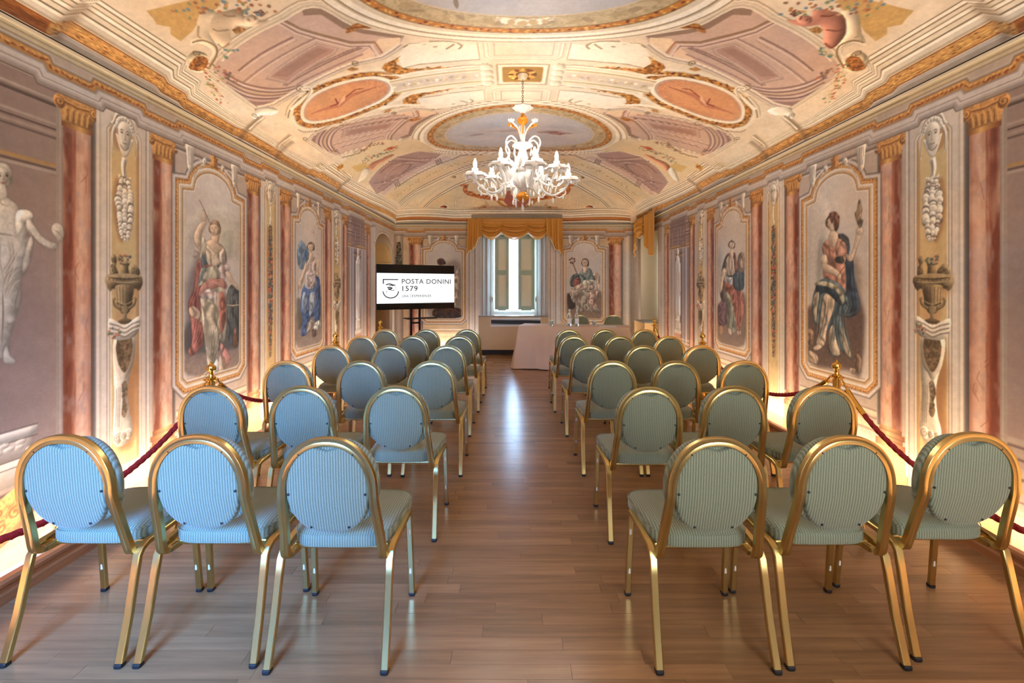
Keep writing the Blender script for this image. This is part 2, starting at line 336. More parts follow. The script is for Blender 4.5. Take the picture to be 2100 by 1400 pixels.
def mask_face(c,m,z):
    W=(214,204,188); 
    c.dab(m-.025,z-.01,.09,.12,(176,130,88),.7,.01)
    for f in (-1,1):
        c.stroke([(m+f*.06,z+.05),(m+f*.095,z-.02),(m+f*.085,z-.15)],.035,W,w1=.006,em=(.008,.5,.3),sm=3); c.stroke([(m+f*.07,z+.03),(m+f*.09,z-.04),(m+f*.086,z-.13)],.005,GRYD,.7,sm=3)
        c.stroke([(m+f*.01,z+.135),(m+f*.06,z+.12),(m+f*.085,z+.06),(m+f*.105,z+.04)],.022,W,em=(.008,.5,.5),sm=3); c.stroke([(m+f*.02,z+.12),(m+f*.06,z+.105),(m+f*.085,z+.04)],.006,GRYD,.8,sm=3)
    c.fill([(m-.07,z-.02),(m-.035,z-.12),(m,z-.155),(m+.035,z-.12),(m+.07,z-.02),(m+.05,z-.02),(m,z-.06),(m-.05,z-.02)],W,sm=3,em=(.01,.5,.5))
    c.dab(m,z+.06,.07,.06,W,em=(.015,.5,.5)); 
    for k in range(9): c.dab(m+.06*math.cos(k*.4-.1),z+.05+.055*math.sin(k*.4-.1),.016,.018,(206,196,182),em=(.006,.6,.5))
    c.fill([(m-.05,z+.05),(m-.053,z-.01),(m-.035,z-.075),(m,z-.105),(m+.035,z-.075),(m+.053,z-.01),(m+.05,z+.05),(m,z+.085)],(204,194,178),sm=3,em=(.02,.5,.3))
    for f in (-1,1):
        c.stroke([(m+f*.036,z+.02),(m+f*.024,z+.028),(m+f*.010,z+.024)],.006,(130,112,98)); c.dab(m+f*.024,z+.008,.009,.006,(96,84,76)); 
    c.stroke([(m+.004,z+.02),(m+.008,z-.03)],.005,(140,122,106)); c.stroke([(m-.006,z-.034),(m+.012,z-.034)],.005,(110,94,84)); c.stroke([(m-.016,z-.058),(m,z-.063),(m+.016,z-.058)],.006,(120,98,88)); c.stroke([(m-.035,z-.08),(m,z-.11),(m+.035,z-.08)],.005,GRYD,sm=2)
def vase(c,m,zt,zb,w,base=(150,128,94),variant=0):
    H=zt-zb; dk=(92,76,56); lt=(178,158,120); f=-1 if variant else 1
    def q(x,t): return (m+f*x*w,zb+H*t)
    c.fill([q(-.5,.62),q(-.34,.5),q(-.24,.2),q(-.34,.0),q(.2,-.02),q(.25,.3),q(.5,.5),q(.45,.75)],(190,146,102),.7,.02)
    # cherub-like scrolls and flower pot on top
    c.fill([q(-.38,.68),q(-.40,.78),q(-.34,.86),q(-.38,.95),q(-.28,1.0),q(-.22,.92),q(-.24,.82),q(-.18,.74),q(-.2,.68)],base,sm=3,em=(.018,.6,.4),tex=.25)
    c.fill([q(.14,.68),q(.12,.76),q(.2,.82),q(.28,.86),q(.40,.82),q(.44,.74),q(.38,.68)],base,sm=3,em=(.018,.6,.4),tex=.25)
    c.fill([q(-.16,.90),q(-.12,.82),q(-.14,.70),q(.12,.70),q(.10,.82),q(.15,.90)],base,em=(.02,.8,.3),tex=.12); c.stroke([q(-.17,.895),q(0,.88),q(.17,.895)],.012,lt); c.stroke([q(-.14,.865),q(0,.85),q(.14,.865)],.006,dk)
    for x,t,r in ((-.3,.9,.018),(-.28,.76,.02),(.26,.76,.022),(.36,.74,.014),(-.34,.82,.012)): volute(c,m+f*x*w,zb+H*t,r,1.3,f,dk,.005,.8)
    flowers(c,m,zb+H*.95,.048,16,((176,96,84),(196,140,116),(118,122,100),(104,112,112),(128,120,96)))
    # bowl
    c.fill([q(-.50,.56),q(-.52,.63),q(-.44,.69),q(0,.72),q(.44,.69),q(.52,.63),q(.5,.54),q(.40,.46),q(.30,.50),q(0,.54),q(-.30,.50),q(-.40,.46)],base,sm=3,em=(.03,.8,.6),tex=.12)
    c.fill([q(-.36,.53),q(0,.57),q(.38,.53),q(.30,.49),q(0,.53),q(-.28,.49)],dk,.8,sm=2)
    c.stroke([q(-.46,.66),q(0,.635),q(.48,.66)],.012,dk,sm=3,w1='s'); c.stroke([q(-.46,.685),q(0,.71),q(.46,.685)],.008,lt,sm=3); c.stroke([q(-.48,.61),q(0,.585),q(.49,.61)],.009,lt,sm=3,w1='s')
    for k in range(9): volute(c,m+w*(-.4+.1*k),zb+H*.63,.010,1,1,dk,.004,.7)
    c.fill([q(-.26,.53),q(0,.56),q(.26,.53),q(.22,.36),q(.2,.24),q(.08,.12),q(-.08,.12),q(-.2,.24),q(-.22,.36)],base,sm=3,em=(.035,.9,.3),tex=.10)
    for k in (-.2,-.13,-.05,.05,.13,.2): c.stroke([q(k*1.1,.52),q(k,.38),q(k*.9,.24),q(k*.4,.13)],.005,dk,.7,sm=3)
    for g_ in (-1,1): c.stroke([q(g_*.10,.20),q(g_*.26,.26),q(g_*.31,.34),q(g_*.25,.35)],.016,base,sm=3,em=(.008,.6,.4)); c.stroke([q(g_*.08,.17),q(g_*.27,.23),q(g_*.32,.32)],.005,dk,sm=3)
    c.stroke([q(-.22,.29),q(0,.24),q(.22,.29)],.009,dk,sm=3); c.stroke([q(-.22,.31),q(0,.26),q(.22,.31)],.006,lt,sm=3); c.dab(m,zb+H*.19,.09*w,.03,lt,.5)
    c.fill([q(-.06,.12),q(.06,.12),q(.05,.06),q(.2,.02),q(-.2,.02),q(-.05,.06)],base,em=(.01,.7,.4)); c.dab(m,zb+H*.01,.2*w,.018,(112,94,70),em=(.01,.5,.5))
def bracket(c,m,zt,zb,w,variant=0):
    H=zt-zb; W=(206,194,176); sh=(134,118,102); f=-1 if variant else 1
    def q(x,t): return (m+f*x*w,zb+H*t)
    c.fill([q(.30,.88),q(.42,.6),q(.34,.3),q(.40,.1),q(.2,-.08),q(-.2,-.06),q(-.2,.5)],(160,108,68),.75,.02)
    c.fill([q(-.30,.88),q(-.33,.6),q(-.30,.4),q(-.33,.2),q(-.35,.08),q(-.24,-.01),q(-.02,-.02),q(.2,.02),q(.24,.12),q(.14,.24),q(.10,.42),q(.16,.55),q(.30,.70),q(.30,.88)],W,sm=3,em=(.025,.6,.35),tex=.06)
    for k in (-.24,-.19,-.14): c.stroke([q(k,.46),q(k-.03,.14)],.005,sh,.8)
    c.fill([q(-.30,.85),q(-.30,.68),q(-.24,.60),q(-.12,.56),q(0,.50),q(.12,.56),q(.24,.62),q(.29,.72),q(.27,.85)],(196,182,160),sm=2,em=(.02,.6,.4))
    c.fill([q(-.23,.85),q(-.23,.70),q(-.12,.61),q(0,.57),q(.12,.62),q(.22,.72),q(.21,.85)],(122,100,74),sm=2,tex=.35); 
    for k in range(8): volute(c,m+w*c.rs.uniform(-.15,.15),zb+H*c.rs.uniform(.62,.82),.012,1.1,1,(86,68,50),.004,.8); volute(c,m+w*c.rs.uniform(-.15,.15),zb+H*c.rs.uniform(.62,.82),.010,1.1,1,(160,136,104),.003,.8)
    c.fill([q(-.10,.48),q(.04,.50),q(.10,.40),q(.04,.34),q(.08,.26),q(0,.20),q(-.10,.24),q(-.06,.36)],(132,112,88),sm=2,tex=.35)
    for k in range(6): volute(c,m+w*c.rs.uniform(-.06,.06),zb+H*c.rs.uniform(.24,.46),.012,1.1,1,(92,74,56),.004)
    for x,r in ((-.22,.036),(.12,.030),(-.04,.026)): c.dab(m+f*x*w,zb+H*.055,r,r*1.25,W,em=(.012,.7,.4)); volute(c,m+f*x*w,zb+H*.055,r*.8,1.6,f,sh,.006)
    c.fill([q(-.48,.93),q(-.46,1.03),q(-.25,1.0),q(0,.96),q(.25,1.0),q(.48,1.03),q(.46,.93),q(.32,.86),q(0,.84),q(-.34,.86)],W,sm=2,em=(.02,.6,.6))
    for t in (.975,.94,.905): c.stroke([q(-.45,t+.01),q(-.22,t-.01),q(0,t-.04),q(.22,t-.01),q(.45,t+.01)],.008,sh,sm=3); c.stroke([q(-.45,t+.024),q(-.22,t+.004),q(0,t-.026),q(.22,t+.004),q(.45,t+.024)],.006,(222,212,194),sm=3)
def pil_white(c,h0,h1,variant):
    pilaster_ground(c,h0,h1); w=h1-h0; a,b=h0+w*.24,h0+w*.76; m=(a+b)/2
    panel_inset(c,a,b,.30,2.63)
    mask_face(c,m,2.54)
    c.stroke([(m,2.38),(m-.012,2.31),(m+.004,2.24)],.045,WHT,w1=.03,em=(.012,.6,.3),sm=3); c.stroke([(m,2.37),(m-.004,2.26)],.005,GRYD,.8)
    for f in (-1,1): c.stroke([(m,2.25),(m+f*.035,2.23),(m+f*.045,2.26)],.014,WHT,em=(.006,.5,.4),sm=3)
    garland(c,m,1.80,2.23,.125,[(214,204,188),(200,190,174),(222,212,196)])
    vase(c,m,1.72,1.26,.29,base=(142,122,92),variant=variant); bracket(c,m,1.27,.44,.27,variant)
    flowers(c,m+(-.09 if variant==0 else .10),1.20,.05,14)
def pil_flower(c,h0,h1):
    pilaster_ground(c,h0,h1); w=h1-h0; a,b=h0+w*.24,h0+w*.76; m=(a+b)/2
    panel_inset(c,a,b,.30,2.63); mask_face(c,m,2.54)
    c.stroke([(m,2.38),(m+.012,2.28),(m-.01,2.18)],.03,WHT,em=(.01,.5,.3),sm=3)
    garland(c,m,.72,2.16,.085,[(122,118,104),(96,104,112),(190,92,70),(204,130,96),(112,120,96),(86,92,104),(170,148,120)],dark=(84,74,72))
def niche(c,h0,h1):
    w=h1-h0
    c.prof(h0,h1,.12,2.66,[(0,(150,126,118)),(.12,(166,142,134)),(.3,(150,128,122)),(.7,(160,138,130)),(1,(176,152,142))])
    for z,t,co in ((2.58,.012,(206,190,178)),(2.55,.02,SHD),(2.44,.014,(196,178,166)),(2.41,.012,(104,84,78)),(2.385,.016,(190,170,158)),(2.36,.012,(110,92,86)),(2.20,.02,(206,160,90)),(2.178,.01,(112,88,76)),(2.16,.016,(196,180,168))):
        c.stroke([(h0,z),(h1,z)],t,co,.9)
    c.prof(h0+.10*w,h0+.16*w,.3,2.14,[(0,SHD),(.2,(190,172,160)),(1,(168,148,140))]); c.prof(h1-.32*w,h1-.24*w,.3,2.14,[(0,(130,108,104)),(.15,(186,166,154)),(.8,(170,150,140)),(1,(106,88,84))])
    c.fill([(h0+.18*w,.5),(h0+.66*w,.5),(h0+.66*w,1.98),(h0+.60*w,2.08),(h0+.24*w,2.08),(h0+.18*w,1.98)],(138,116,114)); c.stroke([(h0+.66*w,.5),(h0+.66*w,1.98),(h0+.60*w,2.08),(h0+.2*w,2.08)],.02,(98,78,76),.9); c.stroke([(h0+.67*w,.5),(h0+.675*w,1.99),(h0+.61*w,2.1)],.01,(200,180,166),.9)
    c.stroke([(h0+.2*w,2.03),(h0+.6*w,2.03)],.022,(196,146,80))
    # plinth mouldings
    for z,t,co in ((.62,.03,(190,174,160)),(.59,.012,(110,92,84)),(.56,.03,(178,160,146)),(.52,.014,(104,86,78)),(.45,.05,(186,168,150)),(.41,.014,(100,82,74)),(.34,.02,(196,150,90)),(.28,.012,(110,90,80)),(.22,.02,(190,172,154))):
        c.stroke([(h0,z),(h1,z)],t,co,.9)
def statue_plinth(c,m,z,w):
    W=(196,184,168)
    c.fill([(m-w,z),(m+w,z),(m+w*.9,z-.06),(m-w*.9,z-.06)],W,em=(.02,.4,.5)); c.fill([(m-w*.8,z-.06),(m+w*.8,z-.06),(m+w*.9,z-.16),(m-w*.9,z-.16)],(176,160,144),em=(.02,.5,.4)); c.fill([(m-w*1.1,z-.16),(m+w*1.1,z-.16),(m+w,z-.30),(m-w,z-.30)],(188,172,154),em=(.03,.5,.5))
    for k in (0,.06,.16,.2): c.stroke([(m-w,z-k),(m+w,z-k)],.008,(112,94,84),.8)
    for k in range(8): c.dab(m+w*c.rs.uniform(-.9,.9),z-.1+c.rs.uniform(-.03,.03),.03,.014,(200,184,166),em=(.01,.6,.5))
    c.fill([(m-.2,z-.3),(m-.08,z-.36),(m+.08,z-.3),(m+.2,z-.24),(m+.22,z-.4),(m+.06,z-.56),(m-.1,z-.6),(m-.22,z-.45)],GOLD,sm=3,tex=.3,em=(.03,.5,.5))
    for k in range(7): volute(c,m+c.rs.uniform(-.15,.18),z-.42+c.rs.uniform(-.12,.12),.035,1.3,1,GOLDD,.008)
def wall_arch(c,side):
    c.grain(c.u0,c.u0+10,0,3,(196,178,166),.5,.5,.5)
    cols=[(1.18,1.36),(2.68,2.86),(3.36,3.55),(4.56,4.76),(5.22,5.44),(6.46,6.68),(7.14,7.32),(8.32,8.52)]
    niche(c,1.42,2.64); c.rect(1.36,2.68,.2,2.66,(96,78,68),.22); niche(c,7.36,8.28)  # near niche darkened in the paint, standing in for dimmer light
    # dado below frames
    for a,b in ((3.60,4.52),(5.5,6.42)):
        for z,t,co in ((.52,.012,(140,118,104)),(.50,.03,(216,196,170)),(.46,.01,(146,118,96)),(.40,.05,(208,184,150)),(.36,.01,(150,120,92)),(.27,.02,(214,188,150))): c.stroke([(a-.06,z),(b+.06,z)],t,co,.9)
        c.rect(a-.06,b+.06,0,.26,(204,176,136))
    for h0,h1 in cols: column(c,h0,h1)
    pil_white(c,2.895,3.325,0 if side=='L' else 1); pil_flower(c,4.80,5.19); pil_white(c,6.70,7.11,0 if side=='L' else 1)
    c.prof(8.53,8.86,0,2.7,[(0,(150,136,130)),(.1,(206,196,190)),(.3,(180,168,164)),(.34,(206,198,196)),(.6,(196,184,178)),(.64,(150,140,136)),(.7,(214,206,200)),(1,(196,186,180))])
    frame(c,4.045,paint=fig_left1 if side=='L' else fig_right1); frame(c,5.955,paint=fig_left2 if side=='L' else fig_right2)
    jogs=[(1.1,1.42),(2.6,2.88),(3.28,3.6),(4.5,4.82),(5.17,5.5),(6.4,6.74),(7.08,7.38),(8.26,8.6)]
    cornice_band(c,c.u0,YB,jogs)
    if side=='L':
        c.prof(8.86,10.12,0,2.70,[(0,(190,176,166)),(1,(196,182,168))])
        th=np.linspace(0,math.pi,24); c.mould([(9.49+.66*math.cos(t),2.28+.32*math.sin(t)) for t in th],[(-.05,(150,134,124)),(-.02,(224,212,198)),(.02,(196,182,170)),(.03,(130,112,100)),(.05,(214,200,184))])
        flowers(c,9.49,2.63,.05,8)
    c.prof(10.12,YB,0,2.70,[(0,(206,192,176)),(1,(176,160,148))])
def garland_vert(c,m,z0,z1,w): garland(c,m,z0,z1,w,[(80,82,66),(104,100,80),(62,60,56),(130,120,92)],dark=(50,44,42))
def back_arch(c):
    c.rect(XL,XR,0,2.92,(196,168,136)); c.grain(XL,XR,0,2.92,(176,146,116),.5,.3,.3)
    c.prof(XL,XL+.20,0,2.70,[(0,(150,128,112)),(.5,(190,170,150)),(1,(140,118,104))]); garland_vert(c,XL+.1,1.2,2.5,.12)
    c.prof(XR-.34,XR,0,2.70,[(0,(176,156,140)),(.3,(214,200,184)),(.5,(160,140,124)),(1,(196,180,164))])
    for h0,h1 in ((-2.30,-2.02),(2.22,2.50)): column(c,h0,h1)
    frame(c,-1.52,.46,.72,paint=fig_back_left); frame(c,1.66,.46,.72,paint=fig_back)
    for a,b in ((-2.0,-1.02),(1.14,2.2)):
        for z,t,co in ((.56,.012,(140,118,104)),(.54,.03,(216,196,170)),(.50,.01,(146,118,96)),(.42,.05,(208,184,150))): c.stroke([(a,z),(b,z)],t,co,.9)
    for a,b in ((-1.0,-.70),(.84,1.12)):
        c.prof(a,b,0,2.70,[(0,(170,150,136)),(.08,(214,200,186)),(.2,(150,134,122)),(.26,(216,206,196)),(.45,(186,172,164)),(.5,(216,208,200)),(.62,(140,128,122)),(.68,(206,198,192)),(1,(190,182,178))])
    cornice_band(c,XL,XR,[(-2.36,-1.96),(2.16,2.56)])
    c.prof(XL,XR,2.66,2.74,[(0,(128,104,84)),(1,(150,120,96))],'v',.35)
# ------------------------------------------------------------------ painted figures (outlines measured on the wall, then laid in as body colour, folds and highlights)
SK=(216,188,160); SKD=(160,122,98); HAIR=(124,92,70)
def fig(c,W,ox,oy,k):
    """returns a drawing helper: points given on an enlarged study (scale k, origin ox,oy) are put on the wall by W"""
    class G: pass
    g=G()
    g.t=lambda P:[W(ox+x/k,oy+y/k) for x,y in P]
    def s_(w): 
        a=W(ox,oy);b=W(ox,oy+10/k); return abs(a[1]-b[1])/10*w
    def gfill(P,col,a=1,soft=0,sm=3,em=(.03,.38,.25),tex=.10):
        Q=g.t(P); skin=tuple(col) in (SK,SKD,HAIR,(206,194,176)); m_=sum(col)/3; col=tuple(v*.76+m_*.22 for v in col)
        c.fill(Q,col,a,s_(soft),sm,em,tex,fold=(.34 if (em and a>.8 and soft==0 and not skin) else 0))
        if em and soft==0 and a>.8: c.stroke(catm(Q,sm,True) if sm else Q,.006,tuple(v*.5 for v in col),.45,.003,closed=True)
    g.fill=gfill
    g.line=lambda P,w,col,a=1,sm=3,w1='s',soft=0: c.stroke(g.t(P),s_(w),col,a,s_(soft),sm,w1 if isinstance(w1,str) else s_(w1))
    g.dab=lambda x,y,r,col,a=1,soft=0,ry=None: c.dab(*W(ox+x/k,oy+y/k),s_(r),s_(ry or r),col,a,s_(soft))
    def folds(P,w,lt,dk,n=3):
        P=np.array(P,float)
        for i in range(n):
            o=(i-(n-1)/2)*w*2.4
            jt=c.rs.uniform(-.3,.3)*w; g.line(P+np.array([o+jt,0]),w*1.1,dk,.7,soft=w*.3); g.line(P+np.array([o+jt+w*.95,0]),w*.6,lt,.65,soft=w*.2)
    g.folds=folds
    return g
def face(g,x,y,r,tilt=0,hair=HAIR,turn=0,skin=SK,eyes=True):
    c,s=math.cos(tilt),math.sin(tilt)
    q=lambda a,b:(x+(a*c-b*s)*r,y+(a*s+b*c)*r)
    g.fill([q(-1.0,-.6),q(-.5,-1.35),q(.4,-1.4),q(1.0,-.8),q(1.1,.2),q(.8,.9),q(-.7,.7),q(-1.1,0)],hair)
    g.fill([q(-.72,-.7),q(0,-1.0),q(.72,-.7),q(.8,.1),q(.5,.8),q(0,1.15),q(-.5,.8),q(-.8,.1)],skin,em=(.012,.45,.2))
    if eyes:
        t=turn
        for f in (-.36,.36):
            g.line([q(f-.2+t,-.3),q(f+t,-.38),q(f+.2+t,-.3)],r*.09,(130,96,76)); g.dab(*q(f+t,-.12),r*.12,(70,52,46),.9)
        g.line([q(.02+t,-.2),q(.1+t,.25),q(-.06+t,.32)],r*.12,SKD,.9); g.line([q(-.22+t,.56),q(t,.62),q(.22+t,.56)],r*.15,(168,84,72))
        g.line([q(-.7,.3),q(-.4,.85),q(0,1.1)],r*.16,SKD,.6)
def fig_left1(c):          # woman with a spyglass, red mantle
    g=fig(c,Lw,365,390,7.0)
    g.fill([(130,400),(850,300),(870,1000),(700,900),(600,700),(500,420),(200,800),(120,1300)],(196,188,172),.6,60)
    g.fill([(590,520),(760,560),(780,900),(700,1000),(620,760)],(170,176,166),.6,50)
    g.fill([(130,1900),(870,1750),(880,2250),(700,2350),(140,2450)],(88,84,84),.85,40); g.fill([(120,2370),(500,2330),(880,2280),(890,2480),(560,2620),(130,2660)],(150,126,114),.95,20,em=None)
    g.fill([(120,1300),(330,900),(340,1500),(320,2100),(160,2300),(110,1900)],(96,84,84),.6,50)
    # globe and stand
    g.fill([(700,1500),(760,1360),(840,1390),(880,1500),(880,2100),(800,2230),(720,2120),(690,1800)],(86,92,94),.95); 
    for x in (730,770,810,850): g.line([(x,1900),(x-8,1600),(790,1400)],6,(188,176,164))
    g.line([(690,1640),(790,1655),(890,1640)],20,(196,180,150)); g.line([(760,2140),(700,1950)],7,(180,150,130)); g.fill([(810,1990),(830,1990),(850,2160),(860,2230),(790,2230)],(168,110,80))
    # red mantle behind
    g.fill([(290,1000),(350,1050),(360,1300),(300,1500),(330,1700),(380,1900),(370,2150),(330,2260),(190,2380),(150,2300),(200,2200),(190,1900),(160,1780),(150,1600),(230,1430),(240,1200)],(176,104,92),tex=.1)
    for P in ([(300,1080),(240,1450),(170,1640),(180,1780)],[(330,1300),(280,1500),(330,1750),(360,2000)],[(230,1500),(290,1700),(250,2000),(210,2200)],[(350,1860),(300,2100),(220,2240)]): g.folds(P,16,(216,150,132),(112,56,56),2)
    g.fill([(160,1700),(220,1660),(330,1760),(350,1900),(280,1850),(180,1800)],(206,176,144),.9)
    g.fill([(580,1100),(690,1060),(750,1120),(700,1200),(660,1290),(610,1260)],(206,180,172)); g.folds([(620,1100),(690,1120),(640,1260)],10,(226,206,196),(160,120,112),2)
    # skirt
    g.fill([(330,1480),(480,1390),(620,1380),(690,1500),(700,1800),(690,2060),(640,2200),(600,2120),(580,2240),(490,2560),(360,2760),(300,2700),(450,2560),(430,2500),(390,2200),(350,1900),(330,1650)],(190,176,150),tex=.06)
    g.fill([(340,1640),(420,1600),(540,1680),(560,1900),(600,2050),(560,2200),(500,2400),(440,2560),(400,2300),(350,1900)],(206,188,158))
    for P in ([(420,1950),(470,2150),(450,2400)],[(540,1900),(560,2150),(500,2400)],[(480,1850),(510,2200),(470,2500)],[(560,2220),(520,2420),(400,2700)],[(620,2220),(560,2460),(430,2700)]): g.folds(P,11,(228,214,190),(128,112,100),2)
    g.fill([(590,1500),(660,1480),(690,1700),(680,1900),(620,2060),(600,1900)],(184,112,90)); g.folds([(620,1520),(640,1750),(630,2020)],12,(214,150,120),(130,70,62),2)
    g.fill([(600,2200),(660,2230),(740,2380),(740,2480),(680,2500),(640,2400)],(196,128,116)); g.folds([(640,2240),(700,2380)],10,(230,180,170),(140,80,78),2)
    g.fill([(380,2700),(490,2540),(560,2420),(580,2560),(470,2700),(370,2770),(310,2720)],(200,202,196)); g.folds([(560,2440),(470,2620),(360,2740)],10,(230,230,224),(128,130,132),2)
    g.fill([(590,2400),(625,2400),(650,2600),(655,2700),(640,2740),(590,2700)],SK); g.line([(600,2680),(640,2735)],10,SKD); g.fill([(640,2400),(670,2400),(690,2540),(670,2570),(640,2500)],SKD)
    # waist drape
    g.fill([(310,1420),(400,1300),(500,1240),(620,1260),(700,1340),(690,1420),(600,1380),(480,1430),(380,1440),(330,1540),(300,1500)],(196,134,116),tex=.08)
    g.fill([(330,1500),(420,1420),(540,1450),(560,1560),(540,1640),(480,1560),(400,1560),(350,1560)],(212,198,190)); 
    for P in ([(310,1500),(400,1380),(520,1330),(640,1400)],[(330,1560),(420,1470),(540,1500)],[(350,1400),(480,1290),(640,1290)]): g.folds(P,14,(230,200,184),(150,88,78),2)
    # bodice
    g.fill([(370,860),(450,760),(570,780),(640,860),(660,980),(600,1090),(560,1120),(380,1120),(350,1050),(360,940)],(212,190,160))
    g.fill([(340,1120),(440,1080),(560,1100),(600,1200),(590,1270),(500,1260),(400,1300),(320,1380),(290,1340)],(196,186,156)); g.fill([(350,930),(400,900),(410,1000),(440,1090),(350,1110)],(96,118,126),.9); g.fill([(320,1200),(360,1110),(420,1120),(380,1200),(320,1330),(290,1320)],(110,128,130),.8)
    g.line([(350,1105),(430,1080),(520,1095)],22,(186,104,84)); g.folds([(440,1120),(420,1200),(360,1330)],10,(220,210,184),(120,116,104),3)
    g.line([(575,770),(540,900),(490,1010)],9,(134,112,92)); g.line([(410,760),(400,900),(430,1000)],9,(150,126,104)); g.fill([(340,680),(385,690),(400,850),(350,960),(310,960),(320,900),(345,800)],(202,188,164)); g.folds([(360,700),(370,820),(330,940)],10,(224,214,192),(134,112,98),2)
    g.fill([(590,780),(650,820),(670,920),(620,960),(600,1050),(640,1050),(700,1040),(690,900),(640,800),(580,765)],(160,140,120),.9)
    # arms
    g.fill([(340,430),(390,420),(420,440),(380,520),(340,640),(330,740),(330,860),(290,840),(230,740),(230,640),(280,520),(330,460)],SK); g.line([(240,620),(235,730),(300,850)],12,SKD,.8); g.line([(330,700),(325,840)],10,SKD,.8)
    g.fill([(335,420),(340,310),(360,290),(390,310),(405,400),(390,440),(345,450)],SK); g.line([(340,320),(350,400)],7,SKD); g.line([(375,310),(385,380)],6,SKD)
    g.line([(305,135),(385,300),(465,490)],13,(96,74,64),1,w1=10); g.line([(225,870),(300,900),(260,960),(210,940)],50,(158,134,116),.8)
    g.fill([(680,1180),(740,1170),(800,1290),(860,1370),(870,1440),(820,1400),(720,1290)],SK); g.line([(690,1220),(780,1330),(860,1430)],8,SKD)
    g.fill([(640,820),(680,900),(690,1040),(650,1060),(600,1000),(600,860)],(214,194,180))
    g.fill([(480,660),(590,640),(575,760),(640,830),(560,900),(430,800),(400,740),(480,700)],SK); g.line([(500,680),(520,740),(570,760)],10,SKD,.5); g.line([(410,700),(480,705),(500,690)],7,SKD,.6)
    face(g,528,560,78,-.05,(156,118,86),-.15)
    g.fill([(470,480),(520,430),(590,460),(600,560),(590,700),(570,760),(585,600),(560,500),(500,480)],(176,140,108),.9)
    c.stroke(g.t([(230,800),(240,1000)]),.02,(140,120,110),.3,.01)
def fig_left2(c):          # seated woman in blue
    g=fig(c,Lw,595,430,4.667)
    g.fill([(60,980),(300,900),(300,1300),(70,1320)],(150,128,118),.9,16,em=None); g.fill([(60,850),(120,900),(120,1100),(70,1130)],(116,106,92),.8,10)
    g.fill([(66,400),(100,300),(140,330),(180,420),(170,520),(120,570),(80,540)],(112,140,170),.9); g.fill([(140,380),(190,440),(170,500),(130,460)],(84,116,160),.9); g.folds([(80,400),(90,500)],6,(160,180,200),(80,100,140),2)
    g.fill([(110,800),(140,720),(250,700),(270,760),(285,900),(285,1050),(240,1070),(225,1020),(190,1040),(160,1120),(160,1190),(100,1200),(120,1050),(100,950)],(72,112,182),tex=.1)
    g.fill([(240,640),(280,660),(295,850),(285,1000),(255,880)],(60,92,160))
    g.fill([(115,830),(135,780),(170,830),(165,940),(140,1000),(115,930)],(150,172,206),.9); g.fill([(180,850),(200,780),(235,800),(240,880),(220,960),(190,1020),(180,940)],(176,192,214),.9)
    for P in ([(175,800),(170,960),(140,1150)],[(245,800),(250,900),(270,1040)],[(215,950),(205,1030)],[(130,760),(200,790),(260,750)]): g.folds(P,7,(190,208,232),(34,62,130),2)
    g.fill([(145,740),(200,760),(250,720),(245,680),(150,690)],(196,190,196)); g.folds([(150,740),(200,775),(250,735)],5,(226,222,226),(110,110,140),1)
    g.fill([(165,490),(200,460),(245,480),(250,560),(245,640),(240,720),(160,730),(150,620),(155,540)],(206,186,180)); g.folds([(180,640),(180,720)],6,(226,210,206),(140,116,120),3)
    g.line([(160,620),(200,630),(245,612)],10,(110,104,104)); g.line([(170,500),(200,530),(230,470)],5,(140,116,100)); g.dab(232,458,12,(150,126,108))
    g.fill([(150,500),(165,560),(140,620),(120,700),(90,720),(75,690),(110,620),(130,560)],SK); g.line([(120,580),(85,700)],5,SKD); g.fill([(70,700),(100,680),(110,740),(85,750)],SK); g.fill([(250,560),(275,600),(270,640),(250,620)],SK)
    g.line([(78,690),(80,820),(95,930)],6,(110,80,66)); g.line([(225,215),(270,440),(265,560)],5,(150,112,92)); g.dab(226,215,12,(190,110,96)); g.fill([(268,460),(280,500),(270,570),(255,600),(250,570),(262,520)],SK)
    g.fill([(188,410),(212,410),(225,480),(200,500),(178,480)],SK); face(g,198,360,33,0,(124,100,80),.05); g.line([(180,322),(198,306),(216,322)],8,(150,130,104))
    g.fill([(225,1110),(265,1060),(290,1080),(285,1130),(240,1150)],(216,214,204)); g.line([(255,1070),(265,1140)],4,(140,140,136)); g.fill([(210,1150),(245,1150),(250,1200),(215,1215)],(106,80,70)); g.fill([(190,1060),(215,1060),(210,1130),(160,1180),(170,1120)],(176,160,144)); 
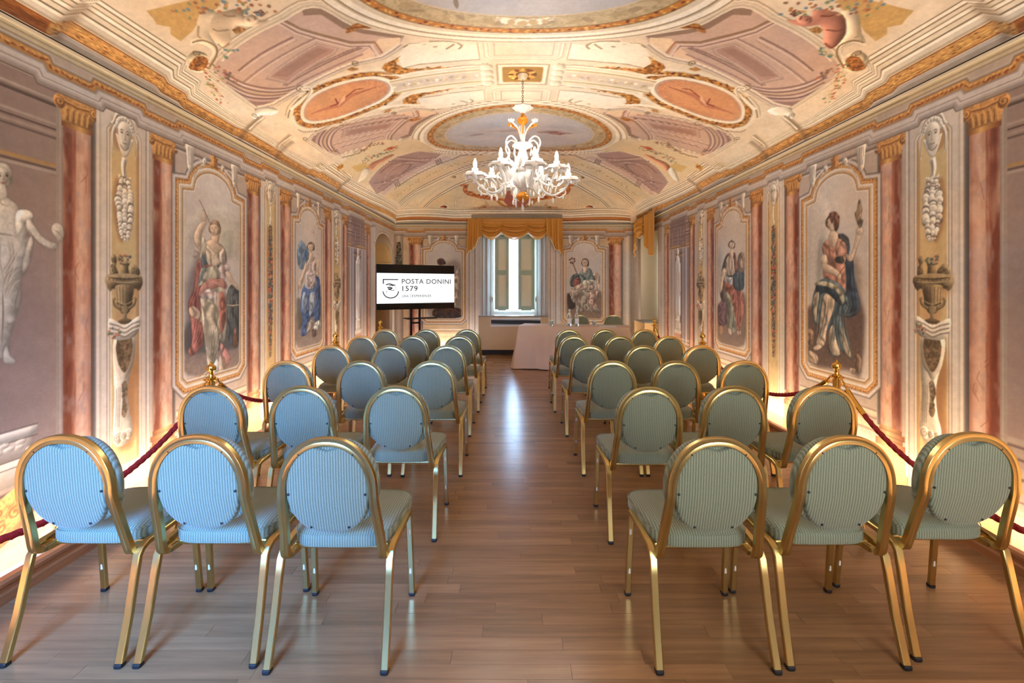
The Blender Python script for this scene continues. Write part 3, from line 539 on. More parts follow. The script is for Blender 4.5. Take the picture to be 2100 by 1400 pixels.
def fig_right1(c):         # woman with a torch in coral and blue
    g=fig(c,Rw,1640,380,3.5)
    g.fill([(50,880),(430,780),(440,1350),(350,1330),(55,1260)],(112,86,74),.95,14,em=None); g.fill([(60,180),(200,120),(200,700),(70,850)],(206,194,180),.5,20); g.fill([(390,520),(450,560),(450,790),(400,770)],(164,142,122),.8,14); g.fill([(140,380),(190,400),(180,660),(120,700)],(140,144,140),.5,14)
    g.fill([(60,1030),(95,1040),(100,1120),(80,1160),(55,1140)],(160,126,100)); g.dab(72,1070,6,(90,60,50)); g.fill([(50,1190),(90,1190),(130,1230),(120,1280),(60,1250)],(186,158,132)); g.fill([(400,1220),(440,1200),(440,1340),(400,1320),(390,1270)],(140,112,92)); g.fill([(360,1310),(400,1320),(390,1350),(365,1345)],(196,166,140)); g.line([(200,1210),(300,1290)],10,(70,50,46))
    # blue mantle
    g.fill([(300,360),(340,380),(360,440),(350,520),(385,540),(390,640),(410,740),(430,860),(410,920),(360,945),(320,930),(330,800),(330,600)],(68,84,104),tex=.1); g.folds([(370,560),(380,720),(400,880)],9,(112,130,148),(44,54,74),2)
    g.fill([(270,355),(310,350),(350,380),(350,430),(300,400)],(96,96,92))
    # torso
    g.fill([(160,440),(200,390),(260,380),(300,390),(320,460),(320,560),(330,700),(300,760),(180,680),(170,600),(180,540)],(196,134,110),tex=.08); g.fill([(260,420),(300,400),(330,420),(340,480),(320,560),(270,540)],(206,150,124)); g.fill([(255,520),(300,510),(320,540),(300,560),(260,550)],(78,84,76)); g.line([(200,420),(240,480),(280,400)],7,(150,110,84)); g.line([(240,440),(236,520)],5,(120,100,80))
    g.fill([(160,500),(190,500),(200,560),(160,570)],(208,186,160)); g.folds([(185,560),(220,640),(200,690)],6,(220,160,134),(140,86,72),2)
    g.fill([(170,560),(220,575),(270,610),(295,640),(290,680),(270,660),(240,640),(180,620),(160,590)],SK); g.line([(180,620),(240,645),(280,680)],6,SKD); g.line([(255,680),(300,610),(340,560)],4,(80,60,52)); g.line([(330,470),(300,560)],4,(176,150,126))
    g.fill([(350,540),(330,490),(360,500),(380,460),(400,380),(410,340),(440,330),(450,350),(430,400),(400,480),(380,540)],SK); g.line([(355,545),(385,530),(420,420)],6,SKD); g.fill([(405,340),(410,310),(450,300),(452,345),(430,360)],SK); g.line([(412,315),(448,310)],4,SKD); g.fill([(425,300),(395,210),(410,180),(420,120),(430,100),(440,130),(448,180),(440,240),(455,250),(445,290)],(150,122,92),tex=.2); g.folds([(430,130),(428,280)],5,(190,160,120),(96,70,50),2)
    # skirts
    g.fill([(150,680),(200,670),(290,710),(330,780),(360,840),(350,930),(300,920),(310,1000),(350,1100),(375,1240),(340,1220),(290,1180),(270,1150),(290,1220),(230,1220),(200,1160),(210,1100),(200,1020),(150,1080),(140,1000),(110,1000),(90,900),(95,800),(120,720)],(92,112,122),tex=.1)
    g.fill([(170,800),(210,770),(250,800),(240,900),(210,980),(190,1060),(180,1140),(130,1160),(120,1120),(140,1050),(150,920)],(196,170,142)); g.fill([(110,700),(200,690),(290,740),(320,800),(310,850),(270,790),(200,740),(130,740)],(172,164,136)); g.fill([(120,720),(200,730),(270,770),(300,860),(260,830),(190,770),(130,780)],(50,70,86))
    g.fill([(95,820),(130,760),(140,800),(125,900),(130,990),(105,960)],(168,158,136)); g.fill([(210,1050),(240,1000),(260,1100),(290,1210),(240,1215),(205,1150)],(184,164,140)); g.fill([(300,1010),(330,1080),(370,1230),(330,1200),(300,1120)],(176,158,134))
    for P in ([(160,760),(140,900),(120,1100)],[(240,900),(250,1000),(230,1150)],[(280,900),(270,1050),(290,1180)],[(310,880),(320,1050),(360,1200)],[(200,800),(180,960),(140,1120)],[(330,800),(350,860),(320,920)],[(260,920),(340,930),(400,900)]): g.folds(P,8,(164,170,166),(46,58,68),2)
    g.fill([(100,1160),(140,1140),(160,1160),(130,1180),(105,1180)],SK); 
    g.fill([(225,330),(265,330),(275,380),(240,450),(205,400)],SK); face(g,232,275,44,.08,(128,88,66),-.42); g.fill([(215,200),(260,190),(285,240),(275,310),(255,330),(240,270),(215,240)],(132,90,70)); 
    for k in range(12): g.dab(240+30*math.cos(k*.6)+10,235+30*math.sin(k*.6),10,(150,106,80) if k%2 else (110,74,58))
def fig_right2(c):         # seated woman with a shield, green sash
    g=fig(c,Rw,1460,460,5.0)
    g.fill([(60,820),(330,700),(330,1240),(60,1190)],(140,112,96),.9,12,em=None); g.fill([(70,240),(120,300),(90,560),(60,700)],(160,160,160),.5,16); g.fill([(270,320),(330,300),(330,500),(260,500)],(150,124,108),.9)
    g.fill([(110,420),(150,310),(190,300),(150,400),(130,560),(150,700),(160,820),(110,800),(80,700),(90,560)],(112,92,80)); g.fill([(60,830),(160,800),(160,1000),(100,1040),(66,1020)],(130,96,104)); g.folds([(90,830),(80,990)],8,(196,120,100),(80,60,80),2)
    g.fill([(150,700),(250,650),(310,700),(325,900),(290,1060),(250,1070),(160,1000)],(176,108,92),tex=.1); g.folds([(270,720),(270,900),(260,1060)],9,(210,150,130),(120,64,60),3)
    g.fill([(135,700),(180,720),(230,900),(250,1060),(230,1110),(170,1090),(150,900)],(150,150,130)); g.folds([(180,750),(200,900),(210,1090)],8,(190,190,168),(96,96,84),3)
    g.fill([(135,590),(220,610),(225,660),(150,690),(130,640)],(176,100,74)); g.fill([(140,540),(230,530),(225,620),(150,600)],(196,190,194)); g.line([(140,525),(200,530),(240,510)],24,(60,86,76))
    g.fill([(150,350),(200,320),(240,350),(245,500),(150,520),(130,480)],(190,170,152)); g.folds([(180,380),(190,500)],6,(210,196,176),(130,110,96),2); g.fill([(215,300),(245,310),(260,480),(235,500),(230,400)],(150,104,90))
    g.fill([(110,460),(145,470),(120,560),(105,660),(80,700),(80,620)],SK); g.fill([(225,500),(325,500),(330,560),(318,670),(222,655)],(84,98,110)); g.line([(270,505),(265,655)],12,(140,156,166)); g.line([(300,510),(300,660)],20,(58,66,78)); g.fill([(280,360),(310,350),(315,480),(285,480)],(176,150,134))
    g.fill([(190,260),(215,260),(218,330),(200,370),(180,320)],SK); face(g,202,215,32,0,(116,86,74),-.05); g.line([(188,176),(204,162),(220,176)],12,(130,100,84))
    g.dab(96,1080,34,(176,140,116),ry=44); g.fill([(160,1070),(200,1080),(200,1130),(170,1120)],(196,160,140)); g.fill([(260,1090),(290,1090),(290,1135),(262,1130)],(196,160,140))
def statue(c,g,full=True):
    W=(206,194,176); D=(140,122,106); Lt=(226,216,198)
    g.fill([(-120,700),(-60,330),(20,310),(110,370),(120,420),(200,440),(190,520),(160,560),(200,580),(180,700),(150,790),(130,830),(130,960),(100,1060),(60,1200),(50,1300),(-40,1330),(-100,1300),(-150,1000)],W,em=(.03,.5,.3))
    g.fill([(110,400),(180,400),(205,440),(160,480),(130,520),(100,560),(95,460)],Lt); g.fill([(165,450),(190,460),(260,560),(330,600),(360,610),(350,635),(300,640),(230,590),(170,520)],W); g.line([(170,510),(240,600),(320,640)],9,D); g.fill([(330,640),(300,690),(360,600),(350,570),(320,520),(340,480),(380,490),(400,540),(390,580),(360,600)],W); g.line([(320,500),(290,470)],5,W); g.line([(330,520),(370,540),(390,580)],6,D)
    g.fill([(190,560),(205,600),(190,700),(145,800),(140,740),(160,640)],(190,176,158))
    for P in ([(0,560),(-10,700),(20,860)],[(60,560),(80,700),(40,860)],[(110,640),(60,740),(20,800)],[(130,760),(60,800),(30,900)],[(120,830),(70,860),(30,950)]): g.folds(P,9,Lt,D,2)
    g.line([(100,560),(0,545),(-60,560)],9,D); g.line([(130,860),(100,960),(95,1050)],8,D); g.line([(15,900),(20,1050),(10,1250)],10,D); g.dab(60,1080,24,Lt,.6,8); g.line([(40,1090),(60,1110),(90,1090)],6,D); g.fill([(40,1240),(60,1300),(90,1330),(90,1350),(30,1350),(20,1300)],W)
    g.line([(0,320),(10,360),(60,370)],8,D,.7); face(g,5,190,62,0,(190,176,156),.25,W); g.fill([(-20,240),(30,240),(40,320),(-20,330)],W)
def all_left(c):
    g=fig(c,Lw,0,300,3.043); statue_plinth(c,2.36,.74,.18); statue(c,g)
    far_statue(c,7.86)
def far_statue(c,hc):
    W=(214,214,214); 
    c.fill([(hc-.1,.95),(hc+.1,.95),(hc+.13,1.5),(hc+.12,1.85),(hc+.06,2.03),(hc-.05,2.03),(hc-.12,1.85),(hc-.11,1.4)],W,sm=3,em=(.03,.5,.3)); c.dab(hc,2.10,.05,.07,W,em=(.02,.5,.3)); 
    for x in (-.06,0,.05): c.stroke([(hc+x,1.9),(hc+x*1.2,1.5),(hc+x*.8,1.0)],.016,(150,150,156),.8,sm=3)
    c.fill([(hc-.13,.75),(hc+.13,.75),(hc+.10,.95),(hc-.10,.95)],(200,198,194),em=(.02,.5,.4)); c.rect(hc-.16,hc+.16,.70,.76,(206,200,194)); c.rect(hc-.14,hc+.14,.5,.70,(190,150,130))
    c.fill([(hc-.34,2.16),(hc+.1,2.24),(hc+.36,2.2),(hc+.36,2.64),(hc-.34,2.64)],(136,112,112),.7); 
    for k in range(5): c.stroke([(hc-.3+k*.14,2.62),(hc-.24+k*.12,2.2)],.014,(176,152,146),.8)
    for z in (2.24,2.30,2.38,2.5): c.stroke([(hc-.32,z),(hc+.34,z+.03)],.012,(170,146,140),.8)
    for x,co in ((-.38,(200,198,206)),(-.30,(150,160,182)),(-.24,(206,206,216)),(.22,(196,190,196)),(.3,(160,150,156)),(.38,(206,196,190))): c.stroke([(hc+x,.55),(hc+x,2.15)],.05,co,.8)
def all_right(c):
    far_statue(c,7.86)
    statue_plinth(c,2.1,.74,.2)
def fig_back(c):
    g=fig(c,lambda x,y:Bw(x,y),1145,480,7.37)
    g.fill([(140,900),(640,860),(640,1290),(140,1250)],(150,118,98),.95,14,em=None); g.fill([(130,900),(200,940),(260,1100),(150,1120)],(84,66,56),.9,10)
    g.line([(205,390),(250,520),(330,700)],14,(126,88,60)); 
    for x,y in ((175,385),(205,365),(240,375),(190,430),(220,440),(245,410)): g.dab(x,y,16,(110,84,66),.9)
    g.fill([(190,650),(260,600),(330,620),(330,760),(230,800),(180,770)],(96,112,116)); g.fill([(230,690),(300,660),(330,760),(230,790)],(176,100,86))
    g.fill([(340,560),(400,520),(480,520),(530,610),(560,690),(400,740),(350,740),(320,640)],(128,144,142),tex=.06); g.fill([(520,610),(600,590),(630,640),(620,760),(620,840),(590,840),(590,760),(570,690)],(214,184,156))
    g.fill([(200,820),(340,750),(520,760),(530,830),(300,850),(220,830)],(206,180,156)); g.fill([(380,700),(530,690),(530,770),(370,760)],(206,198,176)); g.line([(540,700),(530,830)],8,(110,80,60)); g.line([(580,700),(580,830)],8,(110,80,60))
    g.fill([(190,860),(300,840),(520,850),(640,870),(620,940),(560,1000),(560,1060),(640,1180),(560,1180),(440,1160),(340,1170),(260,1100),(280,960),(240,1040),(190,960)],(176,158,140),tex=.06); g.fill([(480,870),(620,860),(640,910),(580,950),(560,1030),(600,1100),(500,1080),(450,1040),(470,960)],(206,168,148))
    for P in ([(300,900),(270,1000),(290,1120)],[(420,930),(450,960),(430,1080)],[(330,1080),(400,1140),(470,1170)],[(470,1060),(520,1130),(600,1180)]): g.folds(P,14,(214,200,184),(104,84,72),2)
    face(g,405,440,52,0,(130,98,78),.05); g.fill([(370,500),(440,500),(440,560),(410,600),(370,570)],(206,180,160))
def fig_back_left(c):
    g=fig(c,lambda x,y:Bw(x,y),760,440,4.667)
    g.fill([(560,640),(700,480),(860,470),(870,980),(560,990)],(120,92,76),.5,20,em=None); g.fill([(640,430),(690,420),(720,470),(650,480)],(110,70,60)); g.fill([(800,600),(850,500),(850,700),(830,860),(800,860)],(206,186,166)); g.folds([(830,560),(820,820)],12,(226,206,190),(130,104,90),2)
    g.fill([(600,910),(700,890),(860,900),(870,980),(620,985)],(90,60,46)); g.folds([(640,930),(740,900),(850,960)],14,(176,120,84),(60,36,30),2)
# ------------------------------------------------------------------ painted vault (u across, v along; quadratura laid out on one quarter and mirrored)
CRM=(228,210,184); CRL=(242,230,210); CRD=(186,164,134); MV=(200,172,158); MVD=(160,130,120); MVL=(222,200,186)
V0=4.76
class Mir:
    def __init__(s,c,ox,oy,k,mu=True,mv=False):
        s.c=c; s.o=(ox,oy,k)
        s.tr=[lambda p:p]
        if mu: s.tr.append(lambda p:(-p[0],p[1]))
        if mv: s.tr+= [ (lambda p:(p[0],2*V0-p[1])) ] + ([lambda p:(-p[0],2*V0-p[1])] if mu else [])
    def P(s,L): return [Cw(s.o[0]+x/s.o[2],s.o[1]+y/s.o[2]) for x,y in L]
    def fill(s,L,col,a=1,soft=0,sm=0,em=None,tex=0,raw=False):
        P=L if raw else s.P(L)
        for t in s.tr: s.c.fill([t(p) for p in P],col,a,soft,sm,em,tex)
    def line(s,L,w,col,a=1,soft=0,sm=0,w1=None,raw=False,tex=0):
        P=L if raw else s.P(L)
        for t in s.tr: s.c.stroke([t(p) for p in P],w,col,a,soft,sm,w1,tex=tex)
    def mould(s,L,prof,closed=False,raw=False,sm=0):
        P=L if raw else s.P(L)
        for i,t in enumerate(s.tr):
            Q=[t(p) for p in P]
            if sm: Q=catm(Q,sm,closed)
            flip=(i in (1,2)) if len(s.tr)>2 else i==1
            s.c.mould(Q,[((-o) if flip else o,k) for o,k in prof],closed)
    def leaves(s,L,step,r,cols,jit,closed=False,raw=False,rr=None,sm=0):
        P=L if raw else s.P(L)
        for t in s.tr:
            Q=[t(p) for p in P]
            if sm: Q=catm(Q,sm,closed)
            s.c.beads(Q,step,r,cols,jit,closed,rr)
    def vol(s,x,y,r,col,w,raw=False):
        p=(x,y) if raw else s.P([(x,y)])[0]
        for t in s.tr: q=t(p); volute(s.c,q[0],q[1],r,1.5,1,col,w)
GOLDS=[GOLD,GOLDL,GOLDD,(206,146,76),(228,186,110)]
def vault_paint(c):
    c.grain(-UM,UM,1.4,VMAX,CRL,.5,.5,.5); c.grain(-UM,UM,1.4,VMAX,(210,186,156),.35,.3,.4,.55,.9)
    # entablature along both long sides
    V=[1.4,2.6,2.65,3.36,3.42,3.60,3.66,4.3,4.42,V0]; lo=[-4.27,-4.27,-4.02,-4.02,-4.13,-4.13,-4.26,-4.26,-4.2,-4.2]; up=[-3.86,-3.86,-3.65,-3.65,-3.73,-3.73,-3.84,-3.84,-3.78,-3.78]; inn=[-3.45,-3.3,-3.15,-3.1,-3.32,-3.32,-3.5,-3.6,-3.56,-3.56]
    V2=V+[2*V0-v for v in V[-2:0:-1]]; f=lambda a:a+a[-2:0:-1]
    lo,up,inn=f(lo),f(up),f(inn)
    k=[i for i,v in enumerate(V2) if v<6.95]; V2=[V2[i] for i in k];lo=[lo[i] for i in k];up=[up[i] for i in k];inn=[inn[i] for i in k]
    edge=[(-UM,v) for v in V2]+[(-UM,8.2),(-UM,9.2),(-UM,10.2),(-UM,VMAX)]
    lo=list(zip(lo,V2))+[Cw(*p) for p in ((690,390),(722,407),(759,425.5),(812,450.6))]; up=list(zip(up,V2))+[Cw(*p) for p in ((690,380),(722,398),(762,417.5),(814,443.8))]; inn=list(zip(inn,V2))+[Cw(*p) for p in ((690,352),(735,378),(775,399),(816,425))]
    M=Mir(c,0,0,1)
    def strip(t0,t1,A,B,col,a=1,tex=0):
        mx=lambda t:[(A[i][0]*(1-t)+B[i][0]*t,A[i][1]*(1-t)+B[i][1]*t) for i in range(len(A))]; P=mx(t0); Q=mx(t1)[::-1]
        M.fill(P+Q,col,a,raw=True,tex=tex)
    strip(0,1,edge,lo,(186,174,160)); strip(.72,1,edge,lo,(216,204,188)); strip(0,.1,edge,lo,(140,124,108))
    strip(0,1,lo,up,(206,158,100),tex=.22); strip(0,.08,lo,up,(232,214,190)); strip(.1,.16,lo,up,GOLDD,.8); strip(.9,.96,lo,up,GOLDD,.8); strip(.96,1,lo,up,(226,206,176))
    for a,b,col in ((0,.10,(190,172,150)),(.10,.26,(214,200,180)),(.26,.36,CRL),(.36,.42,(150,130,106)),(.42,.56,(224,208,182)),(.56,.60,(160,138,112)),(.60,.70,CRL),(.70,.74,(168,148,120)),(.74,.84,(226,210,184)),(.84,.88,(150,128,104)),(.88,.97,CRL),(.97,1.0,(150,128,104))):
        strip(a,b,up,inn,col)
    for t in (.3,.5,.7):
        P=[(lo[i][0]*(1-t)+up[i][0]*t,lo[i][1]*(1-t)+up[i][1]*t) for i in range(len(lo))]
        M.leaves(P,.045,.017,[(236,204,140),(140,84,48),(222,176,104)],.06,raw=True,rr=.009)
    M.fill([(-4.25,1.4),(-3.88,1.4),(-3.88,2.58),(-4.25,2.58)],(156,96,50),.75,raw=True,tex=.2)
    for v in (2.62,4.42,5.1,6.9): M.fill([(-4.25,v-.02),(-3.3,v-.03),(-3.3,v+.05),(-4.25,v+.05)],(130,106,86),.45,.02,raw=True)
    for v in (4.46,5.02): M.fill([(-3.75,v-.04),(-3.2,v-.08),(-3.2,v+.0),(-3.75,v+.04)],(150,126,98),.6,.015,raw=True); M.line([(-3.7,v),(-3.2,v-.02)],.02,CRL,raw=True)
    # large side compartments opening on feigned halls
    for mv in (False,True):
        A=Mir(c,560,0,6.176); B=Mir(c,300,0,3.818)
        if mv:
            for m in (A,B):
                m.tr=[lambda p:(p[0]*.97,2*V0-p[1]),lambda p:(-p[0]*.97,2*V0-p[1])]
        poly=B.P([(1215,50),(1380,50),(1560,150),(1700,215),(2030,270),(1990,340),(1840,440),(1640,480),(1430,570),(1200,690),(1000,800),(870,832),(600,640),(520,540),(590,420),(690,330),(900,210),(1060,140)])
        B.fill(poly,MV,raw=True,tex=.03); B.fill(poly,(214,184,164),.5,.08,raw=True)
        B.fill([(1215,50),(1380,50),(1700,215),(2030,270),(1990,300),(1700,260),(1540,220),(1370,110),(1230,120)],(150,124,104),.75)
        # feigned cornice with its shadow, upper hall
        for L,w,col in (([(1050,140),(1200,220),(1370,270),(1600,330),(1790,330)],.035,(166,136,112)),([(1040,155),(1200,238),(1370,290),(1600,350),(1780,345)],.018,MVL),([(1020,160),(1180,250),(1360,305),(1590,362),(1770,358)],.014,MVD),([(1010,170),(1170,262),(1350,318),(1580,375),(1760,368)],.014,MVL),([(1790,320),(1860,430)],.03,(190,140,108)),([(1800,318),(1872,426)],.012,MVL),([(1760,350),(1820,440)],.03,MVL),([(1745,355),(1800,440)],.014,MVD)): B.line(L,w,col)
        B.fill([(1820,300),(1990,290),(1990,340),(1880,420),(1800,330)],(232,206,174)); B.fill([(1620,470),(1750,370),(1800,430),(1720,465)],(228,198,170))
        # receding coffers
        for L,w,col in (([(720,550),(900,420),(1150,290)],.022,MVD),([(735,560),(915,430),(1165,300)],.014,MVL),([(760,640),(1000,470),(1320,300)],.022,(176,146,132)),([(780,650),(1010,480),(1330,310)],.012,MVL),([(1090,670),(1350,520),(1690,370)],.022,MVD),([(1070,665),(1330,510),(1670,362)],.014,(150,122,116)),([(1180,660),(1420,540),(1700,420)],.02,(176,142,134))): B.line(L,w,col)
        Q=[(960,600),(1010,560),(1340,350),(1480,380),(1460,410),(1150,600),(1110,640)]
        B.fill([(930,620),(1000,545),(1330,335),(1510,372),(1480,420),(1160,620),(1110,655)],(186,160,142)); B.mould(Q,[(-.02,MVD),(-.006,MVL),(.008,MVL),(.014,MVD),(.022,MVL)],True); B.fill(Q,(190,156,142)); B.fill([(990,590),(1340,375),(1430,390),(1110,600)],(178,144,130))
        B.line([(1040,390),(1180,310)],.05,(170,142,112),.8,w1='s',tex=.3); B.line([(1480,440),(1620,370)],.05,(176,140,118),.8,w1='s',tex=.3)
        # curved lower cornice of the hall
        for i in range(9):
            d=i*22; col=[MVD,MVL,(150,122,120),(206,180,150),MVD,(212,190,176),(140,114,116),MV,(176,150,140)][i]
            B.line([(600+d*.3,560+d*.9),(760+d*.2,650+d*.8),(940,690+d*.62),(1090,690+d*.5),(1230-d*.25,660+d*.4)],.028 if i%2 else .034,col,.9,sm=3)
        B.fill([(740,780),(900,800),(1010,790),(930,830),(870,832)],(160,128,122),.8,.01)
        B.line([(610,540),(640,600),(660,560)],.03,(130,106,110),.8); B.leaves([(520,500),(600,560),(700,620)],.015,.014,[(196,150,110),(150,140,110),(206,130,96)],.08)
        # white moulded border
        edgeL=[(1380,50),(1560,150),(1700,215),(2030,270)]
        pr=[(-.05,(150,128,104)),(-.035,CRM),(-.02,CRL),(-.012,CRD),(0,CRL),(.012,(216,198,172)),(.02,CRD),(.035,CRL),(.05,CRM)]
        B.mould([(560,260+200),(690,330),(900,200),(1060,125),(1212,35),(1385,35),(1570,140),(1710,200),(2050,258)],pr,sm=2)
        B.mould([(470,560),(600,660),(860,850)],pr)
        B.mould([(2000,350),(1850,450),(1640,495),(1430,585),(1200,705),(1010,812),(880,845)],[(-.05,CRL),(-.03,CRD),(-.015,CRL),(.01,MVD),(.02,CRL),(.05,CRM)],sm=2)
        for x,y,r in ((1210,690,.07),(1640,490,.045),(880,860,.06)): B.vol(x,y,r,(150,128,98),.014)
        # gilt ornament by the hall
        if not mv:
            B.fill([(1560,240),(1600,200),(1640,180),(1720,180),(1770,205),(1740,225),(1660,220),(1620,240),(1575,255)],GOLD,sm=2,tex=.35); B.line([(1570,230),(1640,215),(1740,205)],.02,GOLDD,.8,tex=.3)
        A.fill([(930,880),(1000,850),(1085,860),(1080,880),(1000,900)],GOLD,.9,tex=.3)
    # putti with shell cartouches near the viewer
    B=Mir(c,300,0,3.818)
    B.fill([(0,80),(150,40),(330,0),(600,-40),(560,60),(420,150),(360,240),(270,320),(190,260),(190,210),(80,180),(60,150)],(206,172,116),tex=.05)
    B.fill([(440,80),(560,90),(520,160),(490,240),(510,290),(560,360),(560,420),(500,520),(430,560),(330,530),(310,440),(400,420),(480,470),(520,400),(470,350),(400,330),(340,330),(380,250),(400,150)],(226,208,180),sm=2,em=(.03,.5,.3))
    B.line([(410,200),(405,280),(430,290)],.018,CRD,sm=2); B.line([(360,330),(440,310),(540,360),(550,430),(490,530)],.02,(160,136,104),sm=3); B.line([(345,345),(430,330),(520,380),(520,430),(470,510)],.012,CRL,sm=3)
    B.fill([(330,430),(390,390),(460,410),(480,440),(400,450),(340,480)],(206,188,158),sm=2,em=(.02,.6,.4)); B.vol(400,420,.05,(140,116,90),.012)
    B.fill([(330,520),(380,450),(450,440),(485,470),(470,520),(420,555),(370,545)],(176,120,60),sm=2,tex=.45); 
    for i,(col,dk) in enumerate((((214,192,164),(160,132,108)),((196,140,120),(140,84,70)))):
        m=Mir(c,300,0,3.818); m.tr=[m.tr[i]]
        m.fill([(510,150),(560,100),(620,80),(700,60),(770,80),(760,120),(800,130),(880,150),(960,150),(900,190),(800,210),(700,190),(660,270),(670,310),(640,360),(590,380),(540,330),(500,260)],col,sm=2,em=(.04,.6,.4))
        m.line([(600,110),(640,125),(700,120)],.02,dk,.8,sm=2); m.line([(520,220),(560,240),(650,230)],.018,dk,.7,sm=2); m.line([(560,340),(600,370),(650,330)],.02,dk,.7,sm=2); m.fill([(770,130),(830,110),(880,140),(860,180),(800,190),(765,170)],tuple(min(255,v+8) for v in col),sm=2,em=(.02,.5,.4)); m.line([(790,140),(810,160)],.015,dk); m.line([(845,125),(855,150)],.015,dk); m.fill([(830,90),(900,70),(940,110),(900,130),(860,110)],(150,124,110) if i==0 else (130,90,80),tex=.4)
        m.fill([(670,230),(720,200),(780,220),(760,250),(700,260)],(176,132,84),tex=.4)
    B.leaves([(280,90),(380,30),(520,30),(640,40),(760,20),(900,60),(960,80)],.012,.016,[(150,156,120),(196,140,100),(132,150,160),(206,168,120),(170,120,96)],.16); B.leaves([(600,440),(640,400),(700,380)],.012,.015,[(110,146,160),(140,160,120),(190,170,150)],.08)
    B.leaves([(500,520),(540,600),(500,660),(560,740),(600,800)],.012,.016,[(206,140,104),(214,180,120),(146,160,116),(224,200,160),(196,120,90)],.14)
    B.fill([(830,900),(870,850),(930,835),(1000,840),(1040,870),(980,900),(900,900),(850,930)],CRL,sm=2,em=(.03,.5,.4)); B.vol(850,900,.05,(150,128,100),.012)
    # medallions
    md=[(1248,900),(1258,830),(1330,750),(1450,690),(1600,645),(1750,625),(1850,640),(1892,680),(1880,730),(1800,790),(1650,855),(1500,910),(1350,940),(1275,930)]
    P=np.array(catm(B.P(md),3)); cen=P.mean(0)
    sc=lambda k,d=0:[tuple(cen+(p-cen)*k) for p in P]
    B.fill([tuple(cen+(p-cen)*np.array([1.42,1.62])) for p in P],CRL,.9,.03,raw=True)
    B.fill([tuple(cen+(p-cen)*np.array([1.34,1.5])) for p in P],(170,146,112),.8,.01,raw=True); B.fill([tuple(cen+(p-cen)*np.array([1.30,1.46])) for p in P],GOLD,raw=True,tex=.4)
    B.leaves([tuple(cen+(p-cen)*np.array([1.24,1.36])) for p in P],.035,.03,GOLDS+[(120,70,30)],.09,True,raw=True,rr=.016); B.leaves([tuple(cen+(p-cen)*np.array([1.2,1.3])) for p in P],.04,.024,GOLDS+[(110,70,40)],.06,True,raw=True,rr=.014)
    B.fill([tuple(cen+(p-cen)*np.array([1.17,1.24])) for p in P],(150,126,100),raw=True); B.fill([tuple(cen+(p-cen)*np.array([1.15,1.22])) for p in P],CRL,raw=True); B.fill(sc(1.05),(190,170,160),raw=True); B.fill(sc(1.0),(212,156,120),raw=True,tex=.1); B.fill([tuple(cen+(p-cen)*.9+np.array([-.08,0])) for p in P],(222,170,128),.7,.05,raw=True)
    B.line([(1290,890),(1400,850),(1500,820),(1560,770),(1640,730),(1760,690)],.09,(196,132,108),.8,sm=3,w1='s'); B.line([(1500,830),(1540,780),(1560,740)],.05,(232,192,156),.9,w1='s'); B.line([(1480,770),(1500,810),(1440,830)],.02,(160,92,72)); B.line([(1560,760),(1640,700),(1700,690)],.02,(164,100,80)); B.line([(1640,740),(1740,700),(1800,680)],.015,(170,110,90))
    B.line([(1150,900),(1180,860),(1230,800)],.07,GOLD,w1='s',tex=.4); B.line([(1240,995),(1350,990),(1480,950)],.07,GOLD,w1='s',tex=.4); B.line([(1110,920),(1130,850),(1210,760)],.016,(150,128,100),sm=2); B.line([(1090,900),(1110,830),(1190,750)],.012,CRD,sm=2); B.line([(1190,1010),(1230,1030),(1340,1020),(1500,960)],.016,(150,128,100),sm=2)
    B.line([(1220,700),(1260,680),(1290,720),(1200,800),(1130,860)],.05,CRL,sm=3); B.line([(1230,690),(1280,690),(1270,740),(1200,820)],.012,CRD,sm=3)
    # transverse rib with rosette and panels
    T=Mir(c,780,80,7.0)
    for mv in (False,True):
        T=Mir(c,780,80,7.0)
        if mv: T.tr=[lambda p:(p[0],2*V0-p[1]),lambda p:(-p[0],2*V0-p[1])]
        T.fill([(240,270),(330,130),(420,80),(640,50),(900,30),(1180,90),(1410,60),(1435,290),(900,325),(560,360),(330,410)],(238,226,206),sm=0); T.line([(330,410),(560,362),(900,327),(1435,292)],.018,CRD); T.line([(1400,40),(1440,290)],.03,(206,180,146)); T.line([(1412,40),(1452,290)],.012,CRL)
        T.fill([(20,410),(60,350),(200,290),(300,230),(230,300),(230,350),(330,410),(500,425),(1030,395),(1030,412),(600,445),(280,505),(100,485)],GOLD,sm=0,tex=.45)
        T.leaves([(60,400),(140,360),(240,300)],.03,.026,GOLDS+[(110,80,40)],.08,rr=.012); T.leaves([(120,460),(240,440),(400,440),(600,425),(900,400)],.035,.022,GOLDS+[(110,80,40)],.04,rr=.011)
        T.line([(0,510),(300,520),(700,450),(1200,395),(1540,375)],.02,CRL,sm=2); T.line([(1040,395),(1200,375),(1540,372)],.012,(170,150,120))
        for L in ([(330,120),(420,70),(650,60)],[(760,110),(820,105)],[(940,140),(1030,90),(1060,60)],[(700,30),(1000,30),(1170,90),(1120,140)]): T.line(L,.022,(176,156,124),sm=2); 
        T.line([(400,85),(600,60),(900,45),(1080,60),(1120,110)],.02,CRL,sm=2)
    for z,w,col in ((0,.30,(226,212,188)),(.13,.02,(196,170,120)),(-.13,.02,(196,170,120)),(.16,.014,CRL),(-.16,.014,CRL),(0,.17,(216,200,178))):
        M.line([(-1.42,V0+z),(-.44,V0+z)],w,col,raw=True)
    M.leaves([(-1.4,V0),(-.46,V0)],.035,.026,[CRL,(206,190,176),(190,172,160),(216,190,150)],.08,raw=True); 
    for du in (-.40,-.36): M.line([(du,V0-.26),(du+.02,V0),(du,V0+.26)],.03,(190,170,140),raw=True)
